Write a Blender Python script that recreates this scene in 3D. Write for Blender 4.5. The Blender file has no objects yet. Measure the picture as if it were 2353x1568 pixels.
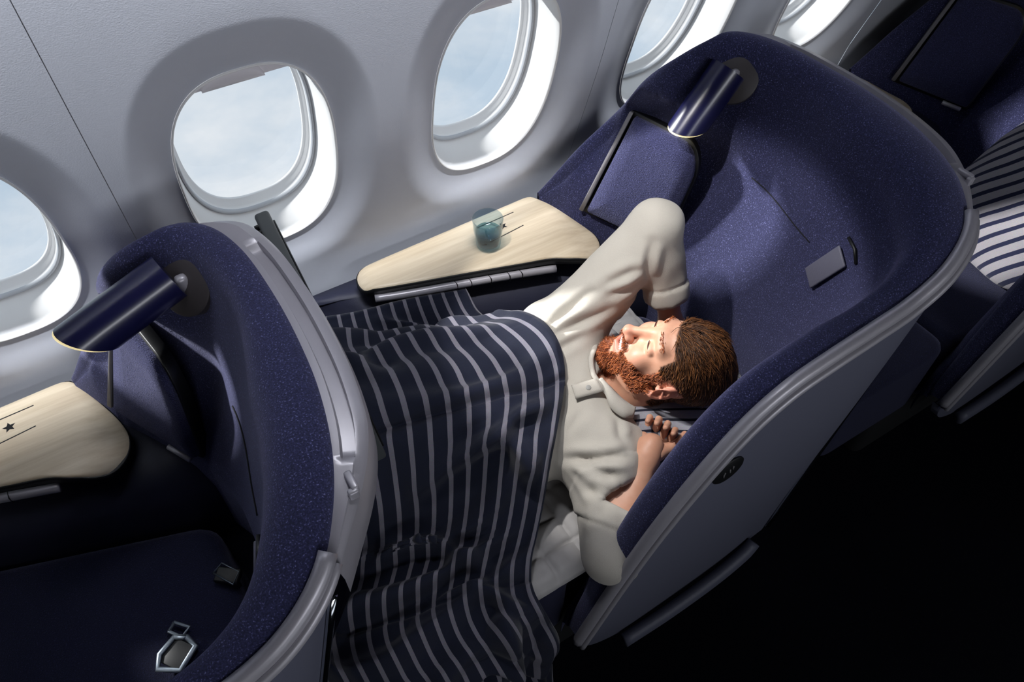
import bpy, bmesh, math, random
import numpy as np
from mathutils import Vector, Matrix
random.seed(4); np.random.seed(4)
scene = bpy.context.scene
COL = scene.collection

# ------------------------------------------------------------------ camera
FPX, W_PX = 1739.0, 2353.0
CAMROT = np.array(((0.8524, -0.4004, 0.3362), (-0.5229, -0.6515, 0.5497), (-0.0011, -0.6444, -0.7647)))
cam_d = bpy.data.cameras.new('camera')
cam_d.sensor_width = 36.0
cam_d.lens = FPX / W_PX * 36.0
cam_d.clip_start = 0.02
cam = bpy.data.objects.new('camera', cam_d)
COL.objects.link(cam)
_r, _d, _f = CAMROT[:, 0], CAMROT[:, 1], CAMROT[:, 2]
M = Matrix(((_r[0], -_d[0], -_f[0], 0.0), (_r[1], -_d[1], -_f[1], 0.0), (_r[2], -_d[2], -_f[2], 1.94), (0, 0, 0, 1)))
cam.matrix_world = M
scene.camera = cam

# ------------------------------------------------------------------ world: pale sky with cloud all round
world = bpy.data.worlds.new('sky'); scene.world = world
world.use_nodes = True
wn = world.node_tree.nodes; wl = world.node_tree.links
wn.clear()
w_out = wn.new('ShaderNodeOutputWorld'); w_bg = wn.new('ShaderNodeBackground')
w_tc = wn.new('ShaderNodeTexCoord'); w_map = wn.new('ShaderNodeMapping')
w_map.inputs['Scale'].default_value = (1.0, 1.0, 2.2)
w_no = wn.new('ShaderNodeTexNoise'); w_no.inputs['Scale'].default_value = 3.4
w_no.inputs['Detail'].default_value = 7.0; w_no.inputs['Roughness'].default_value = 0.58
w_cr = wn.new('ShaderNodeValToRGB')
w_cr.color_ramp.elements[0].position = 0.40; w_cr.color_ramp.elements[0].color = (0.56, 0.68, 0.80, 1)
w_cr.color_ramp.elements[1].position = 0.68; w_cr.color_ramp.elements[1].color = (0.93, 0.95, 0.97, 1)
wl.new(w_tc.outputs['Generated'], w_map.inputs['Vector']); wl.new(w_map.outputs['Vector'], w_no.inputs['Vector'])
wl.new(w_no.outputs['Fac'], w_cr.inputs['Fac']); wl.new(w_cr.outputs['Color'], w_bg.inputs['Color'])
w_bg.inputs['Strength'].default_value = 0.95
wl.new(w_bg.outputs['Background'], w_out.inputs['Surface'])

# ------------------------------------------------------------------ lights
def light(name, kind, loc, energy, color, **kw):
    d = bpy.data.lights.new(name, kind); d.energy = energy; d.color = color
    for k, v in kw.items(): setattr(d, k, v)
    o = bpy.data.objects.new(name, d); COL.objects.link(o); o.location = loc
    return o
def aim(o, direction):
    o.rotation_euler = Vector(direction).to_track_quat('-Z', 'Y').to_euler()
sun = light('sun', 'SUN', (-3, 4, 4), 7.5, (1.0, 0.97, 0.93), angle=math.radians(4.0))
aim(sun, (0.78, -1.0, -0.56))
wash = light('sidewall_wash', 'AREA', (0.40, 0.93, 2.12), 33.0, (0.94, 0.96, 1.0), shape='RECTANGLE', size=2.9, size_y=0.04, spread=math.radians(46))
aim(wash, (0, 0.62, -1.0))
spot = light('reading_spot', 'SPOT', (0.30, 1.02, 1.92), 108.0, (1.0, 0.97, 0.94), spot_size=math.radians(41), spot_blend=0.20, shadow_soft_size=0.03)
aim(spot, Vector((0.87, 0.80, 0.62)) - Vector((0.30, 1.02, 1.92)))
down = light('ceiling_spot', 'SPOT', (0.40, 0.90, 2.25), 17.0, (0.95, 0.96, 1.0), spot_size=math.radians(60), spot_blend=0.45, shadow_soft_size=0.08)
across = light('aisle_side_fill', 'AREA', (0.9, -1.85, 0.75), 7.0, (0.88, 0.92, 1.0), shape='RECTANGLE', size=3.2, size_y=0.5)  # added low fill for the aisle panels
aim(across, (0, 1.0, 0.0))
front = light('camera_side_fill', 'AREA', (0.35, -1.55, 1.85), 4.5, (0.93, 0.95, 1.0), shape='RECTANGLE', size=3.0, size_y=0.35, spread=math.radians(70))  # unseen soft fill added from the camera side to lift the wall
aim(front, (0, 2.85, -0.68))

vs = scene.view_settings
vs.view_transform = 'Standard'; vs.look = 'None'; vs.exposure = 0.0; vs.gamma = 1.0
vs.use_curve_mapping = False

# ------------------------------------------------------------------ materials
def srgb(r, g, b):
    f = lambda c: (c / 255 / 12.92) if c / 255 <= 0.04045 else ((c / 255 + 0.055) / 1.055) ** 2.4
    return (f(r), f(g), f(b), 1.0)
def new_mat(name):
    m = bpy.data.materials.new(name); m.use_nodes = True
    nt = m.node_tree; return m, nt.nodes, nt.links, nt.nodes['Principled BSDF']
def plain(name, col, rough=0.5, metal=0.0, spec=0.5, noise=0.0, nscale=40.0, bump=0.0, bscale=300.0, sheen=0.0, coat=0.0):
    m, n, l, b = new_mat(name)
    b.inputs['Base Color'].default_value = col; b.inputs['Roughness'].default_value = rough
    b.inputs['Metallic'].default_value = metal; b.inputs['Specular IOR Level'].default_value = spec
    if sheen: b.inputs['Sheen Weight'].default_value = sheen
    if coat: b.inputs['Coat Weight'].default_value = coat; b.inputs['Coat Roughness'].default_value = 0.15
    tc = n.new('ShaderNodeTexCoord')
    if noise:
        t = n.new('ShaderNodeTexNoise'); t.inputs['Scale'].default_value = nscale; t.inputs['Detail'].default_value = 5
        l.new(tc.outputs['Object'], t.inputs['Vector'])
        mx = n.new('ShaderNodeMixRGB'); mx.inputs['Color1'].default_value = tuple(c * (1 - noise) for c in col[:3]) + (1,)
        mx.inputs['Color2'].default_value = tuple(min(1, c * (1 + noise)) for c in col[:3]) + (1,)
        l.new(t.outputs['Fac'], mx.inputs['Fac']); l.new(mx.outputs['Color'], b.inputs['Base Color'])
    if bump:
        t2 = n.new('ShaderNodeTexNoise'); t2.inputs['Scale'].default_value = bscale; t2.inputs['Detail'].default_value = 3
        l.new(tc.outputs['Object'], t2.inputs['Vector'])
        bp = n.new('ShaderNodeBump'); bp.inputs['Strength'].default_value = bump; bp.inputs['Distance'].default_value = 0.002
        l.new(t2.outputs['Fac'], bp.inputs['Height']); l.new(bp.outputs['Normal'], b.inputs['Normal'])
    return m
def fabric(name, dark, light_, speck, rib=False, scale=430.0):
    """woven wool: fine mottling, pale fibre flecks and a felted relief"""
    m, n, l, b = new_mat(name)
    b.inputs['Roughness'].default_value = 0.95; b.inputs['Specular IOR Level'].default_value = 0.15
    b.inputs['Sheen Weight'].default_value = 0.25; b.inputs['Sheen Roughness'].default_value = 0.6
    b.inputs['Sheen Tint'].default_value = (0.62, 0.63, 0.95, 1)
    tc = n.new('ShaderNodeTexCoord')
    t = n.new('ShaderNodeTexNoise'); t.inputs['Scale'].default_value = scale; t.inputs['Detail'].default_value = 2.5
    l.new(tc.outputs['Object'], t.inputs['Vector'])
    cr = n.new('ShaderNodeValToRGB')
    cr.color_ramp.elements[0].position = 0.35; cr.color_ramp.elements[0].color = dark
    cr.color_ramp.elements[1].position = 0.62; cr.color_ramp.elements[1].color = light_
    e = cr.color_ramp.elements.new(0.70); e.color = speck
    l.new(t.outputs['Fac'], cr.inputs['Fac']); l.new(cr.outputs['Color'], b.inputs['Base Color'])
    bp = n.new('ShaderNodeBump'); bp.inputs['Strength'].default_value = 0.55; bp.inputs['Distance'].default_value = 0.0018
    if rib:
        wv = n.new('ShaderNodeTexWave'); wv.inputs['Scale'].default_value = 75.0; wv.inputs['Distortion'].default_value = 9.0
        wv.inputs['Detail'].default_value = 2.0; wv.inputs['Detail Scale'].default_value = 3.0; wv.bands_direction = 'DIAGONAL'
        l.new(tc.outputs['Object'], wv.inputs['Vector'])
        ad = n.new('ShaderNodeMath'); ad.operation = 'ADD'
        l.new(wv.outputs['Fac'], ad.inputs[0]); l.new(t.outputs['Fac'], ad.inputs[1]); l.new(ad.outputs[0], bp.inputs['Height'])
    else:
        l.new(t.outputs['Fac'], bp.inputs['Height'])
    l.new(bp.outputs['Normal'], b.inputs['Normal'])
    return m
MAT = {}
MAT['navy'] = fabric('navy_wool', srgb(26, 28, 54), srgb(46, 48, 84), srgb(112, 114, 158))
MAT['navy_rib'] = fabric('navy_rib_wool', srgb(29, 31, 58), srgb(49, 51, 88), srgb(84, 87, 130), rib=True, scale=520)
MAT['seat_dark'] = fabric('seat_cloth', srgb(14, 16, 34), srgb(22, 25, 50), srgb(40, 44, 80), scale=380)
MAT['leather'] = plain('console_leather', srgb(38, 40, 58), 0.55, spec=0.35, noise=0.1, bump=0.15, bscale=500)
MAT['silver'] = plain('satin_silver', srgb(164, 162, 170), 0.34, metal=0.25, noise=0.03, nscale=15)
MAT['silver_dark'] = plain('groove_grey', srgb(120, 118, 126), 0.5, metal=0.1, noise=0.03)
MAT['chrome'] = plain('chrome_strip', srgb(205, 210, 215), 0.12, metal=1.0, noise=0.02)
MAT['panel'] = plain('shell_grey', srgb(96, 98, 114), 0.42, spec=0.4, noise=0.03, nscale=8)
MAT['strip'] = plain('door_edge_grey', srgb(110, 108, 112), 0.45, metal=0.2, noise=0.03)
MAT['black'] = plain('black_plastic', srgb(16, 17, 19), 0.45, noise=0.1)
MAT['monitor'] = plain('monitor_charcoal', srgb(66, 70, 72), 0.55, noise=0.05)
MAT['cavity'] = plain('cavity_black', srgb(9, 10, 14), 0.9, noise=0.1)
MAT['lamp_blue'] = plain('lamp_lacquer', srgb(20, 21, 62), 0.30, spec=0.5, noise=0.03, coat=0.3)
MAT['disc'] = plain('lamp_disc_brown', srgb(62, 58, 60), 0.5, noise=0.05)
MAT['tab'] = plain('tab_leather', srgb(92, 92, 108), 0.6, noise=0.05, bump=0.2)
MAT['wall'] = plain('cabin_wall', srgb(188, 192, 202), 0.6, spec=0.3, noise=0.02, nscale=60, bump=0.08, bscale=420)
MAT['reveal'] = plain('window_reveal', srgb(236, 236, 236), 0.45, noise=0.015, nscale=12)
MAT['gasket'] = plain('window_gasket', srgb(190, 194, 200), 0.4, noise=0.02)
MAT['shade'] = plain('window_shade', srgb(205, 202, 208), 0.5, noise=0.02)
MAT['carpet'] = plain('dark_carpet', srgb(24, 25, 33), 1.0, spec=0.05, noise=0.5, nscale=350, bump=0.9, bscale=500)
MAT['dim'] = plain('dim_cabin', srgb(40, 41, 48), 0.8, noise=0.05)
MAT['buckle'] = plain('buckle_steel', srgb(105, 114, 124), 0.42, metal=0.7, noise=0.05)
def wood_mat():
    m, n, l, b = new_mat('birch_veneer')
    tc = n.new('ShaderNodeTexCoord'); mp = n.new('ShaderNodeMapping')
    mp.inputs['Scale'].default_value = (1.6, 26.0, 26.0); mp.inputs['Rotation'].default_value = (0, 0, math.radians(6))
    l.new(tc.outputs['Object'], mp.inputs['Vector'])
    t = n.new('ShaderNodeTexNoise'); t.inputs['Scale'].default_value = 2.4; t.inputs['Detail'].default_value = 8; t.inputs['Roughness'].default_value = 0.6
    l.new(mp.outputs['Vector'], t.inputs['Vector'])
    cr = n.new('ShaderNodeValToRGB')
    cr.color_ramp.elements[0].position = 0.3; cr.color_ramp.elements[0].color = srgb(196, 178, 150)
    cr.color_ramp.elements[1].position = 0.72; cr.color_ramp.elements[1].color = srgb(222, 208, 184)
    l.new(t.outputs['Fac'], cr.inputs['Fac']); l.new(cr.outputs['Color'], b.inputs['Base Color'])
    b.inputs['Roughness'].default_value = 0.38; b.inputs['Specular IOR Level'].default_value = 0.45
    bp = n.new('ShaderNodeBump'); bp.inputs['Strength'].default_value = 0.08; l.new(t.outputs['Fac'], bp.inputs['Height']); l.new(bp.outputs['Normal'], b.inputs['Normal'])
    return m
MAT['wood'] = wood_mat()
def clear_mat(name, tint, refl=1.0):
    m = bpy.data.materials.new(name); m.use_nodes = True
    n, l = m.node_tree.nodes, m.node_tree.links; n.clear()
    o = n.new('ShaderNodeOutputMaterial'); tr = n.new('ShaderNodeBsdfTransparent'); gl = n.new('ShaderNodeBsdfGlossy')
    gl.inputs['Roughness'].default_value = 0.03; tr.inputs['Color'].default_value = tint
    fr = n.new('ShaderNodeLayerWeight'); fr.inputs['Blend'].default_value = 0.5
    pw = n.new('ShaderNodeMath'); pw.operation = 'POWER'; pw.inputs[1].default_value = 4.0; l.new(fr.outputs['Facing'], pw.inputs[0])
    mu = n.new('ShaderNodeMath'); mu.operation = 'MULTIPLY_ADD'; mu.inputs[1].default_value = refl * .7; mu.inputs[2].default_value = .04 * refl
    mx = n.new('ShaderNodeMixShader'); l.new(pw.outputs[0], mu.inputs[0]); l.new(mu.outputs[0], mx.inputs[0])
    l.new(tr.outputs[0], mx.inputs[1]); l.new(gl.outputs[0], mx.inputs[2]); l.new(mx.outputs[0], o.inputs['Surface'])
    return m
MAT['pane'] = clear_mat('window_pane', (0.97, 0.985, 1.0, 1), 0.6)
def emis(name, col, s):
    m, n, l, b = new_mat(name); b.inputs['Base Color'].default_value = col
    b.inputs['Emission Color'].default_value = col; b.inputs['Emission Strength'].default_value = s
    return m
MAT['glow'] = emis('lamp_lens', (1.0, 0.82, 0.42, 1), 0.6)

# ------------------------------------------------------------------ mesh helpers
def mesh_obj(name, verts, faces, mat, parent=None, smooth=True, base=(0, 0, 0), uvs=None):
    me = bpy.data.meshes.new(name)
    bx = np.asarray(base, float)
    vv = [tuple(np.asarray(v, float) - bx) for v in verts]
    me.from_pydata(vv, [], [tuple(int(i) for i in f) for f in faces])
    me.update()
    if smooth: me.polygons.foreach_set('use_smooth', [True] * len(me.polygons))
    if mat is not None: me.materials.append(mat)
    if uvs is not None:
        uv = me.uv_layers.new(name='UVMap')
        li = np.empty(len(me.loops), dtype=np.int32); me.loops.foreach_get('vertex_index', li)
        uv.data.foreach_set('uv', np.asarray(uvs, np.float32)[li].ravel())
    o = bpy.data.objects.new(name, me); COL.objects.link(o)
    if parent is not None: o.parent = parent
    else: o.location = tuple(bx)
    return o
def empty(name, loc):
    o = bpy.data.objects.new(name, None); COL.objects.link(o); o.location = loc; o.empty_display_size = 0.1
    return o
def tag(o, label=None, cat=None, group=None, kind=None):
    if label: o['label'] = label
    if cat: o['category'] = cat
    if group: o['group'] = group
    if kind: o['kind'] = kind
    return o
def flat_by_angle(o, deg=40):
    me = o.data
    bm = bmesh.new(); bm.from_mesh(me)
    for e in bm.edges:
        if len(e.link_faces) == 2: e.smooth = e.calc_face_angle(0) < math.radians(deg)
    bm.to_mesh(me); bm.free(); return o
def spline(pts, n, closed=False):
    """Catmull-Rom through pts, n samples, even in arc length of the control polygon"""
    P = np.asarray(pts, float)
    if closed: Q = np.vstack([P[-1], P, P[0], P[1]]); m = len(P)
    else: Q = np.vstack([2 * P[0] - P[1], P, 2 * P[-1] - P[-2]]); m = len(P) - 1
    seg = np.linalg.norm(np.diff(Q[1:m + 2], axis=0), axis=1); cum = np.concatenate([[0], np.cumsum(seg)])
    ss = np.linspace(0, cum[-1], n, endpoint=not closed)
    out = []
    for s in ss:
        k = min(m - 1, int(np.searchsorted(cum, s, side='right') - 1)); t = (s - cum[k]) / max(seg[k], 1e-9)
        a, b, c, d = Q[k], Q[k + 1], Q[k + 2], Q[k + 3]
        out.append(0.5 * ((2 * b) + (-a + c) * t + (2 * a - 5 * b + 4 * c - d) * t * t + (-a + 3 * b - 3 * c + d) * t ** 3))
    return np.array(out)
def grid_faces(nu, nv, closed_v=False, closed_u=False):
    f = []
    for i in range(nu - (0 if closed_u else 1)):
        for j in range(nv - (0 if closed_v else 1)):
            a = i * nv + j; b = i * nv + (j + 1) % nv; i2 = (i + 1) % nu
            f.append((a, b, i2 * nv + (j + 1) % nv, i2 * nv + j))
    return f
def loft(rows, closed_v=False, caps=False):
    rows = [np.asarray(r, float) for r in rows]; nv = len(rows[0])
    v = np.vstack(rows); f = grid_faces(len(rows), nv, closed_v)
    if caps:
        f.append(tuple(range(nv))[::-1]); k = (len(rows) - 1) * nv; f.append(tuple(range(k, k + nv)))
    return v, f
def merge(*parts):
    V, F, k = [], [], 0
    for v, f in parts:
        V.append(np.asarray(v, float)); F += [tuple(i + k for i in q) for q in f]; k += len(v)
    return np.vstack(V), F
def tube(path, r, n=10, flat=1.0, up=(0, 0, 1), caps=True):
    path = np.asarray(path, float); rows = []
    rr = np.full(len(path), r) if np.isscalar(r) else np.asarray(r)
    tan = np.gradient(path, axis=0); tan /= np.linalg.norm(tan, axis=1)[:, None]
    u = np.asarray(up, float)
    for p, t, q in zip(path, tan, rr):
        s = np.cross(t, u); s /= max(np.linalg.norm(s), 1e-9); w = np.cross(s, t)
        a = np.linspace(0, 2 * np.pi, n, endpoint=False)
        rows.append(p + np.outer(np.cos(a) * q, s) + np.outer(np.sin(a) * q * flat, w))
    return loft(rows, True, caps)
def rbox(cx, cy, cz, sx, sy, sz, r, seg=3, rot=None):
    """rounded box as verts/faces"""
    bm = bmesh.new(); bmesh.ops.create_cube(bm, size=1.0)
    bmesh.ops.scale(bm, vec=(sx, sy, sz), verts=bm.verts)
    bmesh.ops.bevel(bm, geom=list(bm.edges), offset=r, segments=seg, profile=0.5, affect='EDGES')
    if rot is not None: bmesh.ops.rotate(bm, cent=(0, 0, 0), matrix=rot, verts=bm.verts)
    bm.verts.index_update()
    v = np.array([tuple(q.co) for q in bm.verts]) + np.array((cx, cy, cz)); f = [tuple(q.index for q in p.verts) for p in bm.faces]
    bm.free(); return v, f
def slab(outline, z0, z1, r=0.004):
    """plate from a plan outline with rounded upper edge; returns (verts, faces)"""
    O = np.asarray(outline, float); n = len(O); c = O.mean(0)
    t = np.roll(O, -1, 0) - np.roll(O, 1, 0); nrm = np.stack([t[:, 1], -t[:, 0]], 1); nrm /= np.linalg.norm(nrm, axis=1)[:, None]
    if ((O - c) * nrm).sum() < 0: nrm = -nrm
    rows = []
    for off, z in ((0, z0), (0, z1 - r), (-r * 0.3, z1 - r * 0.3), (-r, z1)):
        q = O + nrm * off; rows.append(np.column_stack([q, np.full(n, z)]))
    return loft(rows, True, True)
def oval(hw, hh, n, e):
    a = np.linspace(0, 2 * np.pi, n, endpoint=False); ca, sa = np.cos(a), np.sin(a)
    return np.column_stack([np.sign(ca) * np.abs(ca) ** (2 / e) * hw, np.sign(sa) * np.abs(sa) ** (2 / e) * hh])
def sstep(a, b, x):
    t = np.clip((x - a) / (b - a), 0, 1); return t * t * (3 - 2 * t)

# ------------------------------------------------------------------ the cabin
TILT = 0.224
WZ = 1.02                                   # height of the window centres
WX = [-0.842, -0.312, 0.218, 0.748, 1.278, 1.808]
PZ = np.array((0.0, 0.30, 0.55, 0.68, 0.80, 1.0, 1.3, 1.6, 1.95)); PY = np.array((1.330, 1.375, 1.385, 1.372, 1.334, 1.272, 1.195, 1.118, 1.010))
def wall_y(z): 
    z = np.asarray(z, float)
    # smooth profile of the fuselage side
    return np.interp(z, PZ, PY) * 0.5 + 0.25 * (np.interp(z - 0.06, PZ, PY) + np.interp(z + 0.06, PZ, PY))
def wall_pt(x, z, depth=0.0):
    """point of the side wall pushed outwards (away from the cabin) by depth"""
    n = np.array((1.0, TILT)) / math.hypot(1.0, TILT)
    return np.stack([np.asarray(x, float) + 0 * np.asarray(z), wall_y(z) + n[0] * depth, np.asarray(z) + n[1] * depth], -1)
NA = 128
def loop(k, hw, hh, e, depth, dz=0.0):
    o = oval(hw, hh, NA, e); return wall_pt(WX[k] + o[:, 0], WZ + dz + o[:, 1], depth)
def cell(k, x0, x1):
    """one window's share of a wall panel: funnel-shaped hollow round the opening"""
    z0, z1 = 0.0, 1.95
    o = oval(0.240, 0.350, NA, 2.4); rows = []
    ang = np.linspace(0, 2 * np.pi, NA, endpoint=False)
    ca, sa = np.cos(ang), np.sin(ang)
    tx = np.where(ca > 0, (x1 - WX[k]) / np.maximum(ca, 1e-9), (x0 - WX[k]) / np.minimum(ca, -1e-9))
    tz = np.where(sa > 0, (z1 - WZ) / np.maximum(sa, 1e-9), (z0 - WZ) / np.minimum(sa, -1e-9))
    t = np.minimum(tx, tz); rect = np.column_stack([ca * t, sa * t])
    for cx, cz in ((x0, z0), (x1, z0), (x1, z1), (x0, z1)):       # keep the corners
        i = np.argmin((rect[:, 0] + WX[k] - cx) ** 2 + (rect[:, 1] + WZ - cz) ** 2); rect[i] = (cx - WX[k], cz - WZ)
    for q in np.linspace(0, 1, 16):
        p = rect * (1 - q) + o * q; rows.append(wall_pt(WX[k] + p[:, 0], WZ + p[:, 1], 0.0))
    for q in np.linspace(0, 1, 18)[1:]:
        hw = 0.240 - 0.084 * q; hh = 0.350 - 0.106 * q
        rows.append(loop(k, hw, hh, 2.4 + .2 * q, 0.026 * sstep(0, 1.15, q)))
    return loft(rows, True)
wall = tag(empty('wall_left', (0, 1.35, 0)), 'pale grey curved cabin side wall with a row of windows', kind='structure')
SEAMS = [-1.107, -0.047, 1.013, 2.073]
for i in range(3):
    g = 0.0007; a, m_, b = SEAMS[i] + g, (SEAMS[i] + SEAMS[i + 1]) / 2, SEAMS[i + 1] - g
    c1 = cell(2 * i, a, m_); c2 = cell(2 * i + 1, m_, b)
    edge = []
    for xx in (a, b):                                           # returned edges beside the seam
        zz = np.linspace(0, 1.95, 30); s = 1 if xx == a else -1
        edge.append(loft([wall_pt(np.full(30, xx), zz, 0.0), wall_pt(np.full(30, xx + s * 0.0002), zz, 0.010)]))
    v, f = merge(c1, c2, *edge)
    mesh_obj('panel', v, f, MAT['wall'], wall, base=(0, 1.35, 0))
zz = np.linspace(0, 1.95, 20)
v, f = loft([wall_pt(np.full(20, 2.0737), zz), wall_pt(np.full(20, 2.5), zz), wall_pt(np.full(20, 3.1), zz)])
mesh_obj('panel', v, f, MAT['wall'], wall, base=(0, 1.35, 0))
v, f = loft([wall_pt(np.full(20, -1.1077), zz), wall_pt(np.full(20, -1.6), zz)])
mesh_obj('panel', v, f, MAT['wall'], wall, base=(0, 1.35, 0))
zz2 = np.linspace(0, 1.95, 20)                                  # dark backing behind the seams
bk = []
for s in SEAMS: bk.append(loft([wall_pt(np.full(20, s - 0.02), zz2, 0.011), wall_pt(np.full(20, s + 0.02), zz2, 0.011)]))
v, f = merge(*bk); mesh_obj('seam_backing', v, f, MAT['strip'], wall, base=(0, 1.35, 0))

SHADE_Z = 1.172
for k in range(6):
    root = tag(empty('window_%d' % (k + 1), (WX[k], 1.40, WZ)), ('oval cabin window ahead of the empty seat', 'oval cabin window cut by the left edge, above the dim wooden table', 'oval cabin window above the screen and the empty seat', 'oval cabin window above the table with the glass', 'oval cabin window partly hidden by the bed seat and its lamp', 'oval cabin window farthest back along the wall')[k], kind='structure')
    B = (WX[k], 1.40, WZ)
    rows = []
    for hw, hh, d, dz in ((0.1560, 0.2440, 0.026, 0), (0.1555, 0.2435, 0.021, 0), (0.1535, 0.2415, 0.021, 0), (0.1515, 0.2390, 0.026, 0), (0.1500, 0.2370, 0.040, 0), (0.1480, 0.2340, 0.075, 0), (0.1460, 0.2310, 0.105, 0), (0.1445, 0.2290, 0.116, 0)):
        rows.append(loop(k, hw, hh, 2.6, d, dz))
    v, f = loft(rows, True); mesh_obj('reveal', v, f, MAT['reveal'], root, base=B)
    rows = [loop(k, hw, hh, 2.6, d) for hw, hh, d in ((0.1450, 0.2290, 0.117), (0.1430, 0.2270, 0.112), (0.1405, 0.2245, 0.111), (0.1385, 0.2225, 0.114), (0.1378, 0.2218, 0.121))]
    v, f = loft(rows, True); mesh_obj('gasket', v, f, MAT['gasket'], root, base=B)
    rows = [loop(k, hw, hh, 2.6, d) for hw, hh, d in ((0.1385, 0.2225, 0.120), (0.1372, 0.2212, 0.130), (0.1345, 0.2180, 0.132), (0.1338, 0.2172, 0.142), (0.1305, 0.2135, 0.144), (0.1300, 0.2130, 0.150))]
    v, f = loft(rows, True); mesh_obj('outer_frame', v, f, MAT['reveal'], root, base=B)
    def disc(d, hw, hh):
        l = loop(k, hw, hh, 2.6, d); c = l.mean(0); v = np.vstack([c, l]); return v, [(0, 1 + j, 1 + (j + 1) % NA) for j in range(NA)]
    v, f = disc(0.119, 0.1390, 0.2225); mesh_obj('pane', v, f, MAT['pane'], root, base=B)
    v, f = disc(0.145, 0.1310, 0.2140); mesh_obj('pane', v, f, MAT['pane'], root, base=B)
    # shade: oval sheet cut straight at its lower edge, with a finger pull
    o = oval(0.1463, 0.2315, 256, 2.6); top = o[o[:, 1] + WZ > SHADE_Z]; top = top[np.argsort(-top[:, 0])]
    xs = np.concatenate([top[:, 0], np.linspace(top[-1, 0], top[0, 0], 24)[1:-1]]); zs = np.concatenate([top[:, 1], np.full(22, SHADE_Z - WZ)])
    n = len(xs); front = wall_pt(WX[k] + xs, WZ + zs, 0.1000); back = wall_pt(WX[k] + xs, WZ + zs, 0.1040)
    v = np.vstack([front, back]); f = [tuple(range(n)), tuple(range(2 * n - 1, n - 1, -1))] + [(i, (i + 1) % n, n + (i + 1) % n, n + i) for i in range(n)]
    sh = mesh_obj('shade', v, f, MAT['shade'], root, smooth=False, base=B)
    xs = np.linspace(-0.058, 0.058, 25); rows = []
    for t, d in ((0.0, 0.1005), (0.0, 0.0925), (0.35, 0.0900), (0.75, 0.0940), (1.0, 0.1003)):
        rows.append(wall_pt(WX[k] + xs, SHADE_Z + 0.0015 + t * 0.034 * np.sqrt(np.clip(1 - (xs / 0.0585) ** 2, 0, 1)), d))
    v, f = loft(rows); mesh_obj('finger_pull', v, f, MAT['shade'], sh, base=(0, 0, 0))
    sh.children[0].data.transform(Matrix.Translation((-B[0], -B[1], -B[2])))

def quad(name, pts, mat, label):
    o = mesh_obj(name, pts, [(0, 1, 2, 3)], mat, smooth=False); return tag(o, label, kind='structure')
quad('floor', [(-1.6, -2.0, 0), (3.1, -2.0, 0), (3.1, 1.5, 0), (-1.6, 1.5, 0)], MAT['carpet'], 'very dark blue black cabin carpet')
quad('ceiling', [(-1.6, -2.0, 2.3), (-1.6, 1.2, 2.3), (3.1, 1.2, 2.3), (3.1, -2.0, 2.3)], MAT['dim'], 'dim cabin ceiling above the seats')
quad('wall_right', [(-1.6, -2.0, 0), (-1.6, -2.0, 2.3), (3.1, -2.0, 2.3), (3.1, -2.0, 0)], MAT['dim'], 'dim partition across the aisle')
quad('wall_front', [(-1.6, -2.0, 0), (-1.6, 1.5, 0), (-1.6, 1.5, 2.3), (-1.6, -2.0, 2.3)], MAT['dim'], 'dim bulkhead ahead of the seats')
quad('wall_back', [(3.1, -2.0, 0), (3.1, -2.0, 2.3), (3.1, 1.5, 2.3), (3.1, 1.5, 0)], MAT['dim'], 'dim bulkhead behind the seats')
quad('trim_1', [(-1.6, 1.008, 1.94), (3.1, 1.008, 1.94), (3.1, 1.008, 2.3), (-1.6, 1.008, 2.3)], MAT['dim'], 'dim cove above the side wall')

# ------------------------------------------------------------------ the seat shell
RIM = np.array([(.885, 1.318, .665), (.985, 1.278, .785), (1.085, 1.232, .905), (1.090, 1.165, 1.015), (1.118, 1.110, 1.085), (1.160, 1.082, 1.120), (1.205, 1.075, 1.130),
    (1.245, 1.035, 1.130), (1.268, .960, 1.130), (1.276, .860, 1.130), (1.276, .760, 1.130), (1.268, .660, 1.127), (1.247, .565, 1.120), (1.213, .487, 1.108), (1.165, .428, 1.083),
    (1.100, .400, 1.045), (1.020, .393, 1.012), (.930, .391, 1.000), (.840, .390, .990), (.750, .390, .970), (.675, .390, .920), (.606, .390, .832), (.538, .392, .700), (.480, .395, .545), (.430, .398, .385), (.405, .400, .300)])
LOW = np.array([(.885, 1.305, .640), (.912, 1.255, .640), (.945, 1.195, .640), (.980, 1.130, .635), (1.015, 1.070, .630), (1.038, 1.030, .630), (1.056, .995, .628),
    (1.075, .950, .615), (1.088, .900, .600), (1.090, .830, .595), (1.085, .755, .595), (1.072, .685, .595), (1.050, .615, .595), (1.018, .555, .595), (.978, .512, .595),
    (.930, .503, .580), (.880, .495, .560), (.820, .493, .540), (.760, .492, .520), (.700, .492, .500), (.640, .491, .460), (.580, .489, .420), (.520, .485, .375), (.470, .478, .330), (.430, .468, .290), (.408, .456, .262)])
NS = 220
rim6 = spline(np.hstack([RIM, LOW]), NS)
RIMS, LOWS = rim6[:, :3], rim6[:, 3:]
def plan_normal(path):
    """unit plan vector pointing to the inside of the shell"""
    t = np.gradient(path[:, :2], axis=0); t /= np.linalg.norm(t, axis=1)[:, None]
    return np.column_stack([-t[:, 1], t[:, 0]])
_ni = plan_normal(RIMS); _d2 = LOWS[:, :2] - RIMS[:, :2]
if (_ni * _d2).sum() < 0: _ni = -_ni
NIN = _ni
def at_station(x=None, y=None, back=True):
    """index of the rim sample on the back (or aisle) section nearest to y (or x)"""
    lo, hi = (int(NS * .18), int(NS * .56)) if back else (int(NS * .5), NS)
    seg = RIMS[lo:hi]; return lo + int(np.argmin(np.abs(seg[:, 1] - y) if y is not None else np.abs(seg[:, 0] - x)))
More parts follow.
